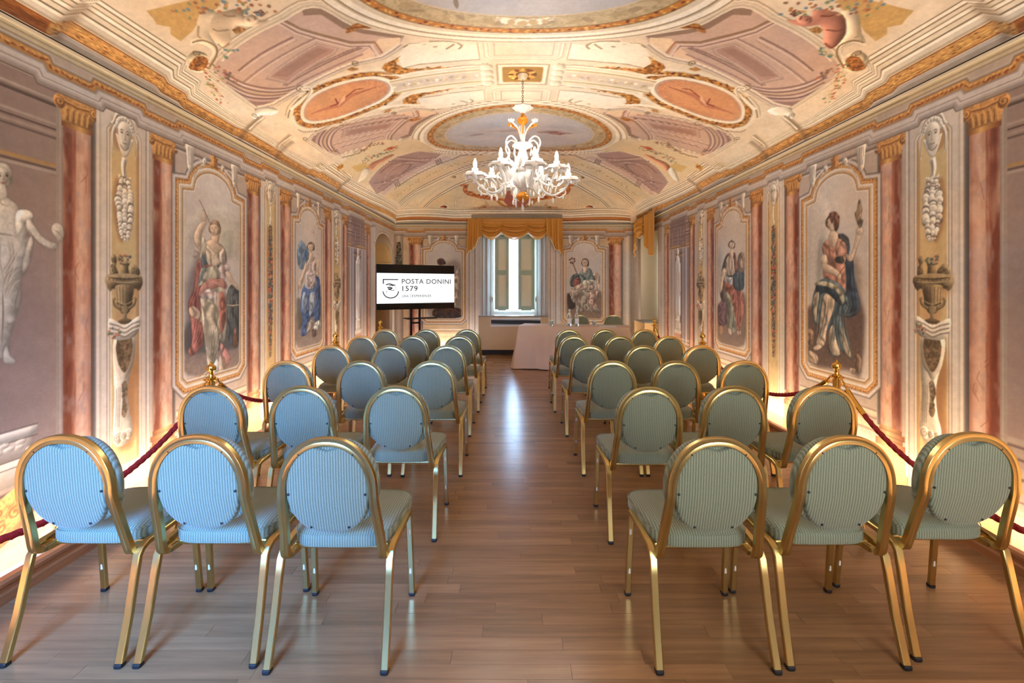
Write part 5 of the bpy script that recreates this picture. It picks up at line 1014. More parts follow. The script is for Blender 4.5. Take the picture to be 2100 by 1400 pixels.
for i,(x0,x1) in enumerate(((-.375,-.045),(.165,.545))):
    m=MB(); yS=YW-.10
    for a,b in ((x0,x0+.07),(x1-.07,x1)): m.box(((a+b)/2,yS,1.83),(b-a,.035,1.72),.003)
    for z in (1.00,1.83,2.66): m.box(((x0+x1)/2,yS,z),(x1-x0-.14,.035,.10 if z!=1.83 else .11),.003)
    sh=m.build('shutter',SHG,w1,False); sh['label']='left folding shutter' if i==0 else 'right folding shutter'
    for z0,z1 in ((1.05,1.775),(1.885,2.61)):
        m=MB(); xa,xb=x0+.07,x1-.07; m.box(((xa+xb)/2,yS+.004,(z0+z1)/2),(xb-xa,.016,z1-z0)); m.box(((xa+xb)/2,yS-.006,(z0+z1)/2),(xb-xa-.04,.016,z1-z0-.04),.006); m.build('panel',SHB,sh,False)
for x in (FRX0+.03,FRX1-.03):
    m=MB(); m.box((x,YW-.045,1.22 if x!=.05 else 1.55),(.02,.03,.12),.004); m.tube([(x,YW-.05,1.25 if x!=.05 else 1.58),(x,YW-.09,1.25 if x!=.05 else 1.58),(x,YW-.09,1.15 if x!=.05 else 1.48)],.008,6); m.build('window_handle',STEEL,w1)
# solid dark strip standing for the gap's shade, and fillet, at the springing
GAP=simple('gap_shade',(30,24,20),.9); FIL=simple('painted_fillet',(216,200,170),.6,noise=.05)
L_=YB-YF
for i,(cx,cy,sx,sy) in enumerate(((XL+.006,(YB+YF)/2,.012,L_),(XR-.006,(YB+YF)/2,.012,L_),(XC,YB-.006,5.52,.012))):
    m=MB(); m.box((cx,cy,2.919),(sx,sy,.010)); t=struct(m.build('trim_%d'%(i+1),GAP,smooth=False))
    k=.022; m=MB(); m.box((cx+(.008 if i==0 else -.008 if i==1 else 0),cy-(.008 if i==2 else 0),2.900),(k if i<2 else sx,k if i==2 else sy,.020),.003); m.build('fillet',FIL,t,False)
# wooden kerbs that hide the cove lights
def wood_mat(name,base,rough,scale=1,dirx=True,rnd=True):
    m,nt,b=nm(name); tc=nt.nodes.new('ShaderNodeTexCoord'); mp=nt.nodes.new('ShaderNodeMapping'); geo=nt.nodes.new('ShaderNodeNewGeometry')
    nt.links.new(geo.outputs['Position'],mp.inputs[0]); mp.inputs['Scale'].default_value=(1.2,22,22) if dirx else (22,1.2,22)
    oi=nt.nodes.new('ShaderNodeObjectInfo'); at=nt.nodes.new('ShaderNodeAttribute'); at.attribute_name='shade'
    ad=nt.nodes.new('ShaderNodeMath'); ad.operation='ADD'; nt.links.new(oi.outputs['Random'],ad.inputs[0]); nt.links.new(at.outputs['Fac'],ad.inputs[1]); fr=nt.nodes.new('ShaderNodeMath'); fr.operation='FRACT'; nt.links.new(ad.outputs[0],fr.inputs[0])
    off=nt.nodes.new('ShaderNodeCombineXYZ'); mu=nt.nodes.new('ShaderNodeMath'); mu.operation='MULTIPLY'; mu.inputs[1].default_value=37; nt.links.new(fr.outputs[0],mu.inputs[0]); nt.links.new(mu.outputs[0],off.inputs[0]); nt.links.new(mu.outputs[0],off.inputs[2]); nt.links.new(off.outputs[0],mp.inputs['Location'])
    n=nt.nodes.new('ShaderNodeTexNoise'); n.inputs['Scale'].default_value=scale*1.5; n.inputs['Detail'].default_value=7; n.inputs['Roughness'].default_value=.62; nt.links.new(mp.outputs[0],n.inputs[0])
    cr=nt.nodes.new('ShaderNodeValToRGB'); c=srgb(*base); cr.color_ramp.elements[0].position=.3; cr.color_ramp.elements[1].position=.72
    cr.color_ramp.elements[0].color=tuple(v*.74 for v in c[:3])+(1,); cr.color_ramp.elements[1].color=tuple(min(1,v*1.16) for v in c[:3])+(1,); nt.links.new(n.outputs['Fac'],cr.inputs[0])
    mr=nt.nodes.new('ShaderNodeMapRange'); mr.inputs[3].default_value=.82 if rnd else 1; mr.inputs[4].default_value=1.14 if rnd else 1; nt.links.new(fr.outputs[0],mr.inputs[0])
    x=nt.nodes.new('ShaderNodeVectorMath'); x.operation='SCALE'; nt.links.new(cr.outputs[0],x.inputs[0]); nt.links.new(mr.outputs[0],x.inputs['Scale']); nt.links.new(x.outputs[0],b.inputs['Base Color'])
    b.inputs['Roughness'].default_value=rough; bp=nt.nodes.new('ShaderNodeBump'); bp.inputs['Strength'].default_value=.06; bp.inputs['Distance'].default_value=.002; nt.links.new(n.outputs['Fac'],bp.inputs['Height']); nt.links.new(bp.outputs[0],b.inputs['Normal'])
    return m
KERB=wood_mat('kerb_wood',(160,104,64),.35,1,False,False); LEDM=simple('cove_led',(255,240,210),.5,emit=(255,226,178),estr=30); CHAN=simple('cove_channel_paint',(236,230,218),.6)
for nme,x,s_ in (('baseboard_left',-2.39,-1),('baseboard_right',2.64,1)):
    prof=[(0,0),(0,.045),(.012,.055),(.012,.075),(0,.085),(0,.10),(.014,.112),(.05,.112),(.05,0)]
    y1=8.8
    m=MB(); V=[(x+s_*a,yy,z) for yy in (YF,y1) for a,z in prof]; n=len(prof); m.add(V,[tuple(range(n)),tuple(range(2*n-1,n-1,-1))]+[(i,(i+1)%n,n+(i+1)%n,n+i) for i in range(n)])
    b_=struct(m.build(nme,KERB,smooth=False))
    m=MB(); m.box((x+s_*.15,(YF+y1)/2,.012),(.20,y1-YF,.02)); m.build('channel_floor',CHAN,b_,False)
    m=MB(); m.box((x+s_*.075,(YF+y1)/2,.032),(.03,y1-YF,.015)); m.build('light_strip',LEDM,b_,False)
m=MB(); m.box((-1.55,10.10,.055),(1.6,.03,.11),.004); m.box((1.75,10.10,.055),(1.7,.03,.11),.004); struct(m.build('baseboard_back',KERB,smooth=False))
# ------------------------------------------------------------------ floor of narrow boards
FLW=wood_mat('floor_boards',(152,112,76),.24)
m=MB(); m.box((XC,(YB+YF)/2,-.03),(5.6+1.2,L_+.3,.04)); m.box((XC,-.55,-.006),(5.5,3.7,.012)); fl=struct(m.build('floor',simple('floor_underlay',(96,64,42),.6),smooth=False))
me=bpy.data.meshes.new('plank'); q=MB(); q.box((0,0,0),(1,.0688,.011),0); me.from_pydata(q.v,[],q.f); me.materials.append(FLW)
rs=random.Random(4); y=1.32; k=0; SV=[];SF=[];SA=[]
while y<YB-.01:
    x=XL-rs.uniform(0,.7)
    while x<XR:
        Ln=rs.uniform(.45,1.25); a=max(x,XL); b=min(x+Ln,XR); x+=Ln
        if b-a<.04: continue
        dz=-.0055+rs.uniform(-.0003,.0003)
        if k<300:
            o=bpy.data.objects.new('plank',me); o.location=((a+b)/2,y+.035,dz); o.scale=(b-a-.0012,1,1); C.objects.link(o); o.parent=fl; k+=1
        else:
            t=MB(); t.box(((a+b)/2,y+.035,dz),(b-a-.0012,.0688,.011)); bb=len(SV); SV+=t.v; SF+=[tuple(i+bb for i in f) for f in t.f]; SA+=[rs.random()]*8
    y+=.07
ms=bpy.data.meshes.new('planks_far'); ms.from_pydata(SV,[],SF); at=ms.attributes.new('shade','FLOAT','POINT'); at.data.foreach_set('value',SA); ms.materials.append(FLW)
o=bpy.data.objects.new('far_planks',ms); C.objects.link(o); o.parent=fl; o['kind']='stuff'
# ------------------------------------------------------------------ banquet chairs
def fabric():
    m,nt,b=nm('ribbed_upholstery'); tc=nt.nodes.new('ShaderNodeTexCoord'); sp=nt.nodes.new('ShaderNodeSeparateXYZ'); nt.links.new(tc.outputs['Object'],sp.inputs[0])
    n=nt.nodes.new('ShaderNodeTexNoise'); n.inputs['Scale'].default_value=70; nt.links.new(tc.outputs['Object'],n.inputs[0])
    ma=nt.nodes.new('ShaderNodeMath'); ma.operation='MULTIPLY_ADD'; ma.inputs[1].default_value=600; nt.links.new(sp.outputs[0],ma.inputs[0]); nt.links.new(n.outputs['Fac'],ma.inputs[2])
    si=nt.nodes.new('ShaderNodeMath'); si.operation='SINE'; nt.links.new(ma.outputs[0],si.inputs[0])
    mr=nt.nodes.new('ShaderNodeMapRange'); mr.inputs[1].default_value=-1; nt.links.new(si.outputs[0],mr.inputs[0])
    n3=nt.nodes.new('ShaderNodeTexNoise'); n3.inputs['Scale'].default_value=340; n3.inputs['Detail'].default_value=2; nt.links.new(tc.outputs['Object'],n3.inputs[0])
    mx=nt.nodes.new('ShaderNodeMix'); mx.data_type='RGBA'; mx.inputs[6].default_value=srgb(104,110,84); mx.inputs[7].default_value=srgb(146,152,128); nt.links.new(mr.outputs[0],mx.inputs[0])
    m2=nt.nodes.new('ShaderNodeMix'); m2.data_type='RGBA'; m2.blend_type='MULTIPLY'; m2.inputs[0].default_value=.5; nt.links.new(mx.outputs[2],m2.inputs[6]); nt.links.new(n3.outputs['Fac'],m2.inputs[7])
    m3=nt.nodes.new('ShaderNodeVectorMath'); m3.operation='SCALE'; m3.inputs['Scale'].default_value=1.25; nt.links.new(m2.outputs[2],m3.inputs[0]); nt.links.new(m3.outputs[0],b.inputs['Base Color'])
    b.inputs['Roughness'].default_value=.75; b.inputs['Sheen Weight'].default_value=.25
    bp=nt.nodes.new('ShaderNodeBump'); bp.inputs['Strength'].default_value=.5; bp.inputs['Distance'].default_value=.0012; nt.links.new(mr.outputs[0],bp.inputs['Height']); nt.links.new(bp.outputs[0],b.inputs['Normal']); return m
FAB=fabric(); GM=simple('brushed_gold_aluminium',(206,184,122),.28,1,noise=.08,scale=14,bump=.06,bscale=180); BLK=simple('black_plastic',(20,20,22),.5); CLR=simple('clear_bumper',(226,222,210),.3,noise=.1)
def rsec(w,d,r=.003): return [(-w/2+r,-d/2),(w/2-r,-d/2),(w/2,-d/2+r),(w/2,d/2-r),(w/2-r,d/2),(-w/2+r,d/2),(-w/2,d/2-r),(-w/2,-d/2+r)]
def lean(z): return float(np.interp(z,[.40,.45,.55,.66,.80,.92],[.092,.075,.048,.018,.005,0]))
def smoothp(P,n=3): return [tuple(p) for p in catm(np.array(P),n,False)]
def make_chair():
    r=empty('banquet_chair',(0,0,0))
    for s in (-1,1):
        m=MB(); m.sweep([(s*.229,0,.012),(s*.226,.045,.17),(s*.224,.080,.33),(s*.223,.093,.385),(s*.223,.112,.408)],rsec(.029,.023),(1,0,0)); lg=m.build('leg',GM,r)
        m=MB(); m.box((s*.229,-.001,.009),(.031,.031,.018),.004); m.build('foot_cap',BLK,lg)
        m=MB(); m.sweep([(s*.223,.106,.402),(s*.223,.14,.417),(s*.226,.26,.424),(s*.229,.36,.430),(s*.229,.395,.428),(s*.230,.408,.41)],rsec(.027,.024),(1,0,0)); m.build('side_rail',GM,r)
        m=MB(); m.sweep([(s*.230,.404,.42),(s*.230,.412,.38),(s*.233,.430,.20),(s*.236,.448,.012)],rsec(.026,.023),(1,0,0)); lg=m.build('leg',GM,r)
        m=MB(); m.box((s*.236,.449,.009),(.029,.029,.018),.004); m.build('foot_cap',BLK,lg)
        for z in (.33,.13):
            m=MB(); m.box((s*.232,.402+(.33-z)*.105+.004,z),(.011,.008,.028),.003); m.build('stacking_bumper',CLR,lg)
    path=[(.186,.17,.402),(.192,.118,.400),(.198,.090,.404),(.198,.078,.430),(.1935,.066,.48),(.188,.048,.55),(.1795,.018,.66)]
    top=[(.1775*abs(math.cos(t))**.90*(1 if math.cos(t)>0 else -1),lean(.70+.199*math.sin(t)),.70+.199*math.sin(t)) for t in np.linspace(.05,PI-.05,19)]
    path=smoothp(path+top+[(-a,b,c_) for a,b,c_ in path[::-1]],2)
    m=MB(); sec=[(-.0105,-.0165),(-.012,-.015),(-.012,-.003),(-.0108,0),(-.012,.003),(-.012,.015),(-.0105,.0165),(.0105,.0165),(.012,.015),(.012,-.015),(.0105,-.0165)]
    P=[Vector(p) for p in path]; V=[];n=len(P);k=len(sec)
    for i,p in enumerate(P):
        t=(P[min(n-1,i+1)]-P[max(0,i-1)]).normalized(); rad=Vector((p.x,0,p.z-.70)) if p.z>.70 else Vector((p.x,0,0))
        if p.z<.46: rad=Vector((1 if p.x>0 else -1,0,0))
        b=(rad-t*rad.dot(t)).normalized(); a=t.cross(b)
        if a.y<0: a=-a
        for u,w in sec: V.append(p+a*u+b*w)
    Fc=[(i*k+q,i*k+(q+1)%k,(i+1)*k+(q+1)%k,(i+1)*k+q) for i in range(n-1) for q in range(k)]+[tuple(range(k)),tuple(range((n-1)*k,n*k))]
    m.add(V,Fc); m.build('back_frame',GM,r,True,28)
    m=MB(); m.box((0,.165,.408),(.40,.03,.02),.004); m.box((0,.37,.412),(.44,.025,.02),.004); m.build('cross_rail',GM,r)
    # back cushion (towards the sitter) and the upholstered back panel inside the frame
    def outline(w,zt,zb,notch,n=44,zc=.705):
        O=[]
        for i in range(n):
            t=2*PI*i/n+PI/2; c_,s=math.cos(t),math.sin(t)
            x=w*(abs(c_)**.80)*(1 if c_>0 else -1); z=zc+(zt-zc)*(abs(s)**.92) if s>0 else zc-(zc-zb)*(abs(s)**.9)
            if notch and s>0 and abs(x)<.068: z-=notch*(math.cos(x/.068*PI)*.5+.5)
            O.append((x,z))
        return O
    def pad(O,layers):
        V=[];Fc=[];n=len(O); cz=.71
        for sc,off in layers:
            for x,z in O: zz=cz+(z-cz)*sc; V.append((x*sc,lean(zz)+off,zz))
        L=len(layers)
        for l in range(L-1):
            for i in range(n): j=(i+1)%n; Fc.append((l*n+i,l*n+j,(l+1)*n+j,(l+1)*n+i))
        for l,off,rv in ((0,layers[0][1],False),(L-1,layers[-1][1],True)):
            V.append((0,lean(cz)+off,cz)); ci=len(V)-1
            for i in range(n): j=(i+1)%n; Fc.append((ci,l*n+j,l*n+i) if not rv else (ci,l*n+i,l*n+j))
        mm=MB(); mm.add(V,Fc); return mm
    pad(outline(.194,.902,.525,.012),[(.5,.012),(.96,.012),(1.0,.022),(1.01,.036),(.99,.050),(.94,.060),(.75,.066),(.4,.068)]).build('backrest',FAB,r,True,60)
    pn=pad(outline(.160,.884,.515,.024),[(.4,-.010),(.92,-.010),(.985,-.007),(1.0,.0),(1.0,.012),(.5,.012)]).build('back_panel',FAB,r,True,60)
    for x,z in ((-.150,.69),(.150,.69),(-.075,.545),(.075,.545),(-.105,.85),(.105,.85)):
        m=MB(); m.lathe([(.0055,0),(.005,.003),(.001,.004)],8,M=Matrix.Translation((x,lean(z)-.009,z))@Matrix.Rotation(PI/2,4,'X')); m.build('screw',BLK,pn)
    # seat
    n=40; V=[];Fc=[]
    def so(sc,z):
        for i in range(n):
            t=2*PI*i/n; c_,s=math.cos(t),math.sin(t); e=.42
            x=abs(c_)**e*(1 if c_>0 else -1); y=abs(s)**e*(1 if s>0 else -1)
            hw=.222+.018*y; V.append((x*(hw-sc),.335+y*(.215-sc),z-.012*max(0,y)*(1 if z>.47 else 0)))
    lay=[(.03,.412),(.004,.416),(0,.428),(.0,.452),(.006,.468),(.02,.479),(.05,.486),(.11,.490)]
    for sc,z in lay: so(sc,z)
    for l in range(len(lay)-1):
        for i in range(n): j=(i+1)%n; Fc.append((l*n+i,l*n+j,(l+1)*n+j,(l+1)*n+i))
    V.append((0,.335,.412)); V.append((0,.335,.492)); L=(len(lay)-1)*n
    for i in range(n): j=(i+1)%n; Fc+= [(len(V)-2,j,i),(len(V)-1,L+i,L+j)]
    m=MB(); m.add(V,Fc); st=m.build('seat',FAB,r,True,60)
    m=MB(); m.sweep([(V[2*n+i][0]*1.004,.335+(V[2*n+i][1]-.335)*1.004,.466) for i in range(n)],[(.0025*math.cos(a),.0025*math.sin(a)) for a in (0,2.1,4.2)],(0,0,1),True); m.build('piping',FAB,st)
    return r
ROWS=[[(-1.775,1.80),(-1.245,1.80),(-.719,1.77),(.805,1.77),(1.325,1.79),(1.86,1.83)],
[(-1.781,2.69),(-1.240,2.69),(-.682,2.69),(.812,2.66),(1.325,2.69),(1.858,2.69)],
[(-1.782,3.61),(-1.194,3.61),(-.628,3.60),(.806,3.61),(1.315,3.61),(1.856,3.61)],
[(-1.806,4.56),(-1.215,4.56),(-.643,4.56),(.79,4.56),(1.33,4.56),(1.914,4.56)],
[(-1.794,5.45),(-1.178,5.45),(-.621,5.45),(.756,5.45),(1.307,5.45),(1.90,5.45)],
[(-1.748,6.30),(-1.179,6.30),(-.610,6.30),(.806,6.30),(1.307,6.30),(1.856,6.30)]]
rn=['nearest','second','third','fourth','fifth','farthest']
pos=[('left block of seats, beside the rope','left block, middle of three'),]
cn=['outermost by the left rope','middle of the left block','on the left side of the aisle','on the right side of the aisle','middle of the right block','outermost by the right rope']
ch0=make_chair(); first=True; rc=random.Random(3)
for i,row in enumerate(ROWS):
    for j,(x,y) in enumerate(row):
        o=ch0 if first else copy_tree(ch0); first=False
        o.location=(x,y,0); o.rotation_euler=(0,0,math.radians(rc.uniform(-.7,.7)))
        tag(o,'gold-framed round-backed chair, %s row from the viewer, %s'%(rn[i],cn[j]),'chair','banquet chairs in rows')
for x,y,l in ((1.43,9.45,'gold-framed chair behind the clothed table, seen past the two bottles'),(2.12,9.42,'gold-framed chair behind the right end of the clothed table')):
    o=copy_tree(ch0); o.location=(x,y,0); o.rotation_euler=(0,0,PI+math.radians(-6)); tag(o,l,'chair','chairs behind the speakers table')
# ------------------------------------------------------------------ brass posts and red ropes
BRASS=simple('polished_brass',(232,186,92),.14,1,noise=.04); ROPE=simple('red_rope_velvet',(150,16,24),.6,noise=.25,scale=60,bump=.4,bscale=300)
def stanchion():
    r=empty('rope_stanchion',(0,0,0))
    m=MB(); m.lathe([(.0,.0),(.155,0),(.158,.012),(.15,.022),(.10,.035),(.05,.05),(.034,.075)],28); m.build('base',BRASS,r)
    m=MB(); m.lathe([(.023,.07),(.023,.81),(.021,.83)],36,flute=12,fl=.09); m.build('pole',BRASS,r)
    m=MB(); m.lathe([(.02,.82),(.032,.825),(.032,.835),(.018,.842),(.015,.855),(.018,.862),(.013,.868),(.015,.875),(.030,.885),(.034,.90),(.030,.916),(.016,.927),(.007,.932),(.008,.942),(.0,.952)],20); m.build('finial',BRASS,r)
    m=MB(); m.tube([(.046*math.cos(t),.046*math.sin(t),.818) for t in np.linspace(0,2*PI,20,endpoint=False)],.0045,6,True); 
    for t in (0,PI/2,PI,3*PI/2): m.tube([(.02*math.cos(t),.02*math.sin(t),.818),(.046*math.cos(t),.046*math.sin(t),.818)],.004,6)
    m.build('rope_ring',BRASS,r); return r
ST={'l':[(-2.2,1.1),(-2.208,3.35),(-2.153,5.58),(-2.2,7.66)],'r':[(2.46,1.1),(2.463,3.44),(2.325,5.52),(2.53,8.02)]}
lab={'l':['brass stanchion nearest the viewer on the left, outside the picture','brass stanchion in front of the spyglass fresco on the left','brass stanchion between the left frescoes and the middle seat rows','brass stanchion beside the television at the left far end'],
'r':['brass stanchion nearest the viewer on the right, outside the picture','brass stanchion in front of the torch-bearer fresco on the right','brass stanchion before the far right fresco column','brass stanchion at the far right beside the side-window niche']}
s0=stanchion(); first=True
for sd in 'lr':
    for i,(x,y) in enumerate(ST[sd]):
        o=s0 if first else copy_tree(s0); first=False; o.location=(x,y,0); tag(o,lab[sd][i],'stanchion','brass rope posts')
def rope(a,b,sag,label):
    A=Vector((a[0],a[1],.818));B=Vector((b[0],b[1],.818)); d=(B-A).normalized(); A=A+d*.045; B=B-d*.045
    P=[]
    for i in range(41):
        t=i/40; s_=4*t*(1-t); s_=s_**.82; P.append(A.lerp(B,t)-Vector((0,0,sag*s_)))
    r=empty('barrier_rope',tuple(A)); tag(r,label,'rope','red barrier ropes')
    L=lambda p:tuple(p-A)
    seg=P[3:-3]; Q=[]
    for i in range(len(seg)-1):
        for k in range(6): Q.append(seg[i].lerp(seg[i+1],k/6))
    Q.append(seg[-1])
    m=MB(); n=10; V=[]
    for i,p in enumerate(Q):
        t=(Q[min(len(Q)-1,i+1)]-Q[max(0,i-1)]).normalized(); u=Vector((1,0,0)); u=(u-t*u.dot(t)).normalized(); w=t.cross(u)
        for k in range(n):
            an=2*PI*k/n+i*.42; rr=.0165*(1+.14*math.cos(3*(2*PI*k/n))); V.append(L(p+(u*math.cos(an)+w*math.sin(an))*rr))
    Fc=[(i*n+k,i*n+(k+1)%n,(i+1)*n+(k+1)%n,(i+1)*n+k) for i in range(len(Q)-1) for k in range(n)]
    m.add(V,Fc); m.build('cord',ROPE,r)
    for q in (P[0:5],P[-1:-6:-1]):
        m=MB(); d1=(q[4]-q[1]).normalized(); m.tube([L(q[1]+d1*.005),L(q[2]),L(q[3]),L(q[4])],.019,10); m.tube([L(q[0]),L(q[0].lerp(q[1],.5)+Vector((0,0,.012))),L(q[1]+d1*.01)],.006,6); m.build('end_hook',BRASS,r)
nm_=[['near end of the left side, sweeping out of the picture','from the spyglass fresco post back along the left wall','along the far left wall towards the television'],['near end of the right side, sweeping out of the picture','from the torch-bearer fresco post back along the right wall','along the far right wall towards the side window']]
for k,sd in enumerate('lr'):
    for i in range(3): rope(ST[sd][i],ST[sd][i+1],(.43,.38,.34)[i] if sd=='l' else (.49,.33,.36)[i],'red twisted barrier rope, '+nm_[k][i])
# ------------------------------------------------------------------ speakers' table with cloth, bottles, glasses
CLOTH=simple('champagne_tablecloth',(206,182,160),.7,noise=.03,bump=.15,bscale=240)
tx,ty,tr=1.171,8.484,math.radians(-12.2)
tb=empty('speakers_table',(tx,ty,0),tr,'long folding table hidden under the pale cloth, front right of the window','table')
m=MB(); m.box((0,0,.765),(1.96,.54,.03),.005); m.build('tabletop',simple('table_board',(120,90,60),.5),tb,False)
for sx in (-.88,.88):
    for sy in (-.2,.2): m=MB(); m.box((sx,sy,.375),(.03,.03,.75)); m.build('leg',simple('table_leg_steel',(90,90,92),.4,1),tb,False)
def cloth():
    N=220; hw,hd=.995,.285; per=[]
    pts=[(-hw,-hd),(hw,-hd),(hw,hd),(-hw,hd)]; L=[2*hw,2*hd,2*hw,2*hd]; T=sum(L)
    for i in range(N):
        s_=i/N*T; k=0
        while s_>L[k]: s_-=L[k];k+=1
        a=pts[k];b=pts[(k+1)%4]; t=s_/L[k]; x=a[0]+(b[0]-a[0])*t;y=a[1]+(b[1]-a[1])*t
        nx,ny=[(0,-1),(1,0),(0,1),(-1,0)][k]; cd=min(s_,L[k]-s_); w=max(0,1-cd/.16)
        q=pts[k] if s_<L[k]/2 else pts[(k+1)%4]; dx,dy=(q[0]/hw*.7,q[1]/hd*.7)
        nx,ny=nx*(1-w*.5)+dx*w*.5,ny*(1-w*.5)+dy*w*.5; per.append((x,y,nx,ny,i/N*T,cd,k))
    V=[];lev=[(.783,-.008,0),(.778,.002,0),(.74,.008,.1),(.6,.03,.35),(.4,.06,.65),(.2,.095,.9),(.012,.13,1)]
    for z,o,f in lev:
        for x,y,nx,ny,s_,cd,k in per:
            fold=.012*math.sin(s_*13+.7)*f+.008*math.sin(s_*31)*f+max(0,1-cd/.10)*.05*f
            V.append((x+nx*(o+fold),y+ny*(o+fold),z+(.006*math.sin(s_*5) if f==1 else 0)))
    Fc=[]
    for l in range(len(lev)-1):
        for i in range(N): j=(i+1)%N; Fc.append((l*N+i,l*N+j,(l+1)*N+j,(l+1)*N+i))
    V.append((0,0,.783)); Fc+=[(len(V)-1,(i+1)%N,i) for i in range(N)]
    mm=MB(); mm.add(V,Fc); return mm
cl=cloth().build('tablecloth',CLOTH,None,True,50); cl.location=(tx,ty,0); cl.rotation_euler=(0,0,tr); tag(cl,'floor-length champagne tablecloth draped over the speakers table','tablecloth')
GLS=simple('clear_glass',(236,246,248),.03,trans=.92,ior=1.45); WATER=simple('water',(210,230,245),.02,trans=.9,ior=1.33); LABELM=simple('bottle_label',(226,232,238),.5); CAPM=simple('bottle_cap',(190,196,206),.3,1)
for i,(x,y,l) in enumerate(((1.073,8.36,'clear water bottle with pale label, left of the pair on the table'),(1.207,8.34,'clear water bottle with pale label, right of the pair on the table'))):
    r=empty('water_bottle',(x,y,.784),0,l,'bottle','water bottles')
    m=MB(); m.lathe([(.0,.0),(.036,0),(.038,.006),(.038,.15),(.036,.18),(.026,.225),(.016,.255),(.0135,.275),(.0135,.285)],20); m.build('glass_body',GLS,r)
    m=MB(); m.lathe([(.0388,.04),(.0388,.135)],20); V=m; m.build('label',LABELM,r)
    m=MB(); m.lathe([(.0155,.28),(.0155,.302),(.0,.304)],14); m.build('cap',CAPM,r)
for x,y,l in ((.752,8.47,'short drinking glass on the left part of the table'),(1.53,8.36,'short drinking glass right of the water bottles')):
    r=empty('drinking_glass',(x,y,.784),0,l,'glass','drinking glasses')
    m=MB(); m.lathe([(.0,.0),(.030,0),(.033,.01),(.041,.098),(.038,.098),(.030,.014),(.0,.012)],20); m.build('tumbler',GLS,r)
    m=MB(); m.lathe([(.0,.082),(.040,.082),(.0405,.088),(.0415,.097)],20); m.build('paper_lid',LABELM,r)
pp=MB(); pp.box((0,0,.0025),(.30,.21,.005),.001); o=pp.build('paper_sheets',simple('paper',(214,220,230),.7),None,False); o.location=(1.75,8.22,.7835); o.rotation_euler=(0,0,tr); tag(o,'flat sheets of paper on the right part of the table','paper')
# ------------------------------------------------------------------ television on a stand
BL=simple('television_black',(6,6,7),.25,coat=.3); STD=simple('stand_black_steel',(18,18,20),.45,.6)
A=Vector((-2.345,7.92,0));B=Vector((-1.073,8.63,0)); ang=math.atan2(B.y-A.y,B.x-A.x); wT=(B-A).length; cT=(A+B)/2; zt,zb=1.90,1.095
tv=empty('television',(cT.x,cT.y,0),ang,'large black flat television on a stand showing the hotel logo','television'); hT=zt-zb; zc0=(zt+zb)/2
m=MB(); m.box((0,.025,zc0),(wT,.05,hT),.006); m.build('housing',BL,tv,False)
m=MB(); m.box((0,-.001,zc0),(wT-.016,.004,hT-.016)); m.build('display_dark',simple('display_off',(3,3,3),.12),tv,False)
SCR=simple('display_lit',(0,0,0),.3,emit=(236,238,240),estr=.9); INK=simple('display_ink',(10,10,10),.5,emit=(12,12,14),estr=.5)
def sx_(u): return -wT/2+wT*u
def sz_(v): return zt-hT*v
m=MB(); m.box((0,-.004,(sz_(.195)+sz_(.862))/2),(wT-.012,.003,sz_(.195)-sz_(.862))); lit=m.build('display_picture',SCR,tv,False)
def text(s,u0,u1,v0,v1,sp=1.0):
    cu=bpy.data.curves.new('lettering','FONT'); cu.body=s; cu.size=1; cu.space_character=sp; cu.offset=.006
    ob=bpy.data.objects.new('t',cu); C.objects.link(ob); dg=bpy.context.evaluated_depsgraph_get(); me=bpy.data.meshes.new_from_object(ob.evaluated_get(dg)); bpy.data.objects.remove(ob)
    co_=np.array([v.co for v in me.vertices]); x0,x1=co_[:,0].min(),co_[:,0].max(); y0,y1=co_[:,1].min(),co_[:,1].max()
    for v in me.vertices: v.co=(sx_(u0+(u1-u0)*(v.co.x-x0)/(x1-x0)),-.0065,sz_(v1+(v0-v1)*(v.co.y-y0)/(y1-y0)))
    me.materials.clear(); me.materials.append(INK); o=bpy.data.objects.new('lettering',me); C.objects.link(o); o.parent=lit; return o
text('POSTA DONINI',.307,.945,.32,.427,1.12); text('1579',.313,.505,.477,.59,1.1); text('UNA',.31,.392,.675,.727,1.15); text('ESPERIENZE',.436,.682,.675,.727,1.15)
m=MB(); bx=lambda u0,u1,v0,v1:m.box(((sx_(u0)+sx_(u1))/2,-.006,(sz_(v0)+sz_(v1))/2),(sx_(u1)-sx_(u0),.002,sz_(v0)-sz_(v1)))
bx(.414,.418,.655,.745); bx(.075,.262,.325,.346); bx(.075,.088,.325,.43)
ar=[(sx_(.172)+.0935*wT*math.cos(t),-.006,sz_(.59)+.152*hT*math.sin(t)) for t in np.linspace(PI+.02,2*PI-.02,24)]; m.sweep(ar,[(-.001,-.0085),(.001,-.0085),(.001,.0085),(-.001,.0085)],(0,1,0))
for L_p,w in (([(.115,.455),(.145,.435),(.175,.44),(.205,.46),(.225,.455)],.009),([(.15,.47),(.175,.46),(.2,.475)],.006),([(.13,.515),(.16,.51),(.185,.525),(.165,.545),(.14,.54)],.010),([(.14,.555),(.165,.56),(.19,.575),(.215,.565)],.005),([(.225,.47),(.235,.51),(.232,.56)],.002),([(.13,.58),(.12,.61),(.118,.64)],.003)):
    m.sweep([(sx_(u),-.006,sz_(v)) for u,v in smoothp([(a,b,0) for a,b in L_p],3) for u,v in [(u,v)]] if False else [(sx_(p[0]),-.006,sz_(p[1])) for p in smoothp([(a,b,0) for a,b in L_p],3)],[(-.001,-w),(.001,-w),(.001,w),(-.001,w)],(0,1,0))
m.build('emblem',INK,lit,False)
sd_=empty('television_stand',(cT.x,cT.y,0),ang,'black steel two-post stand carrying the television','stand')
for x in (-.085,.075): m=MB(); m.box((x,.085,.78),(.035,.035,1.52),.004); m.build('post',STD,sd_)
m=MB(); m.box((-.0,.075,1.5),(.5,.02,.3),.004); m.build('mount_plate',STD,sd_)
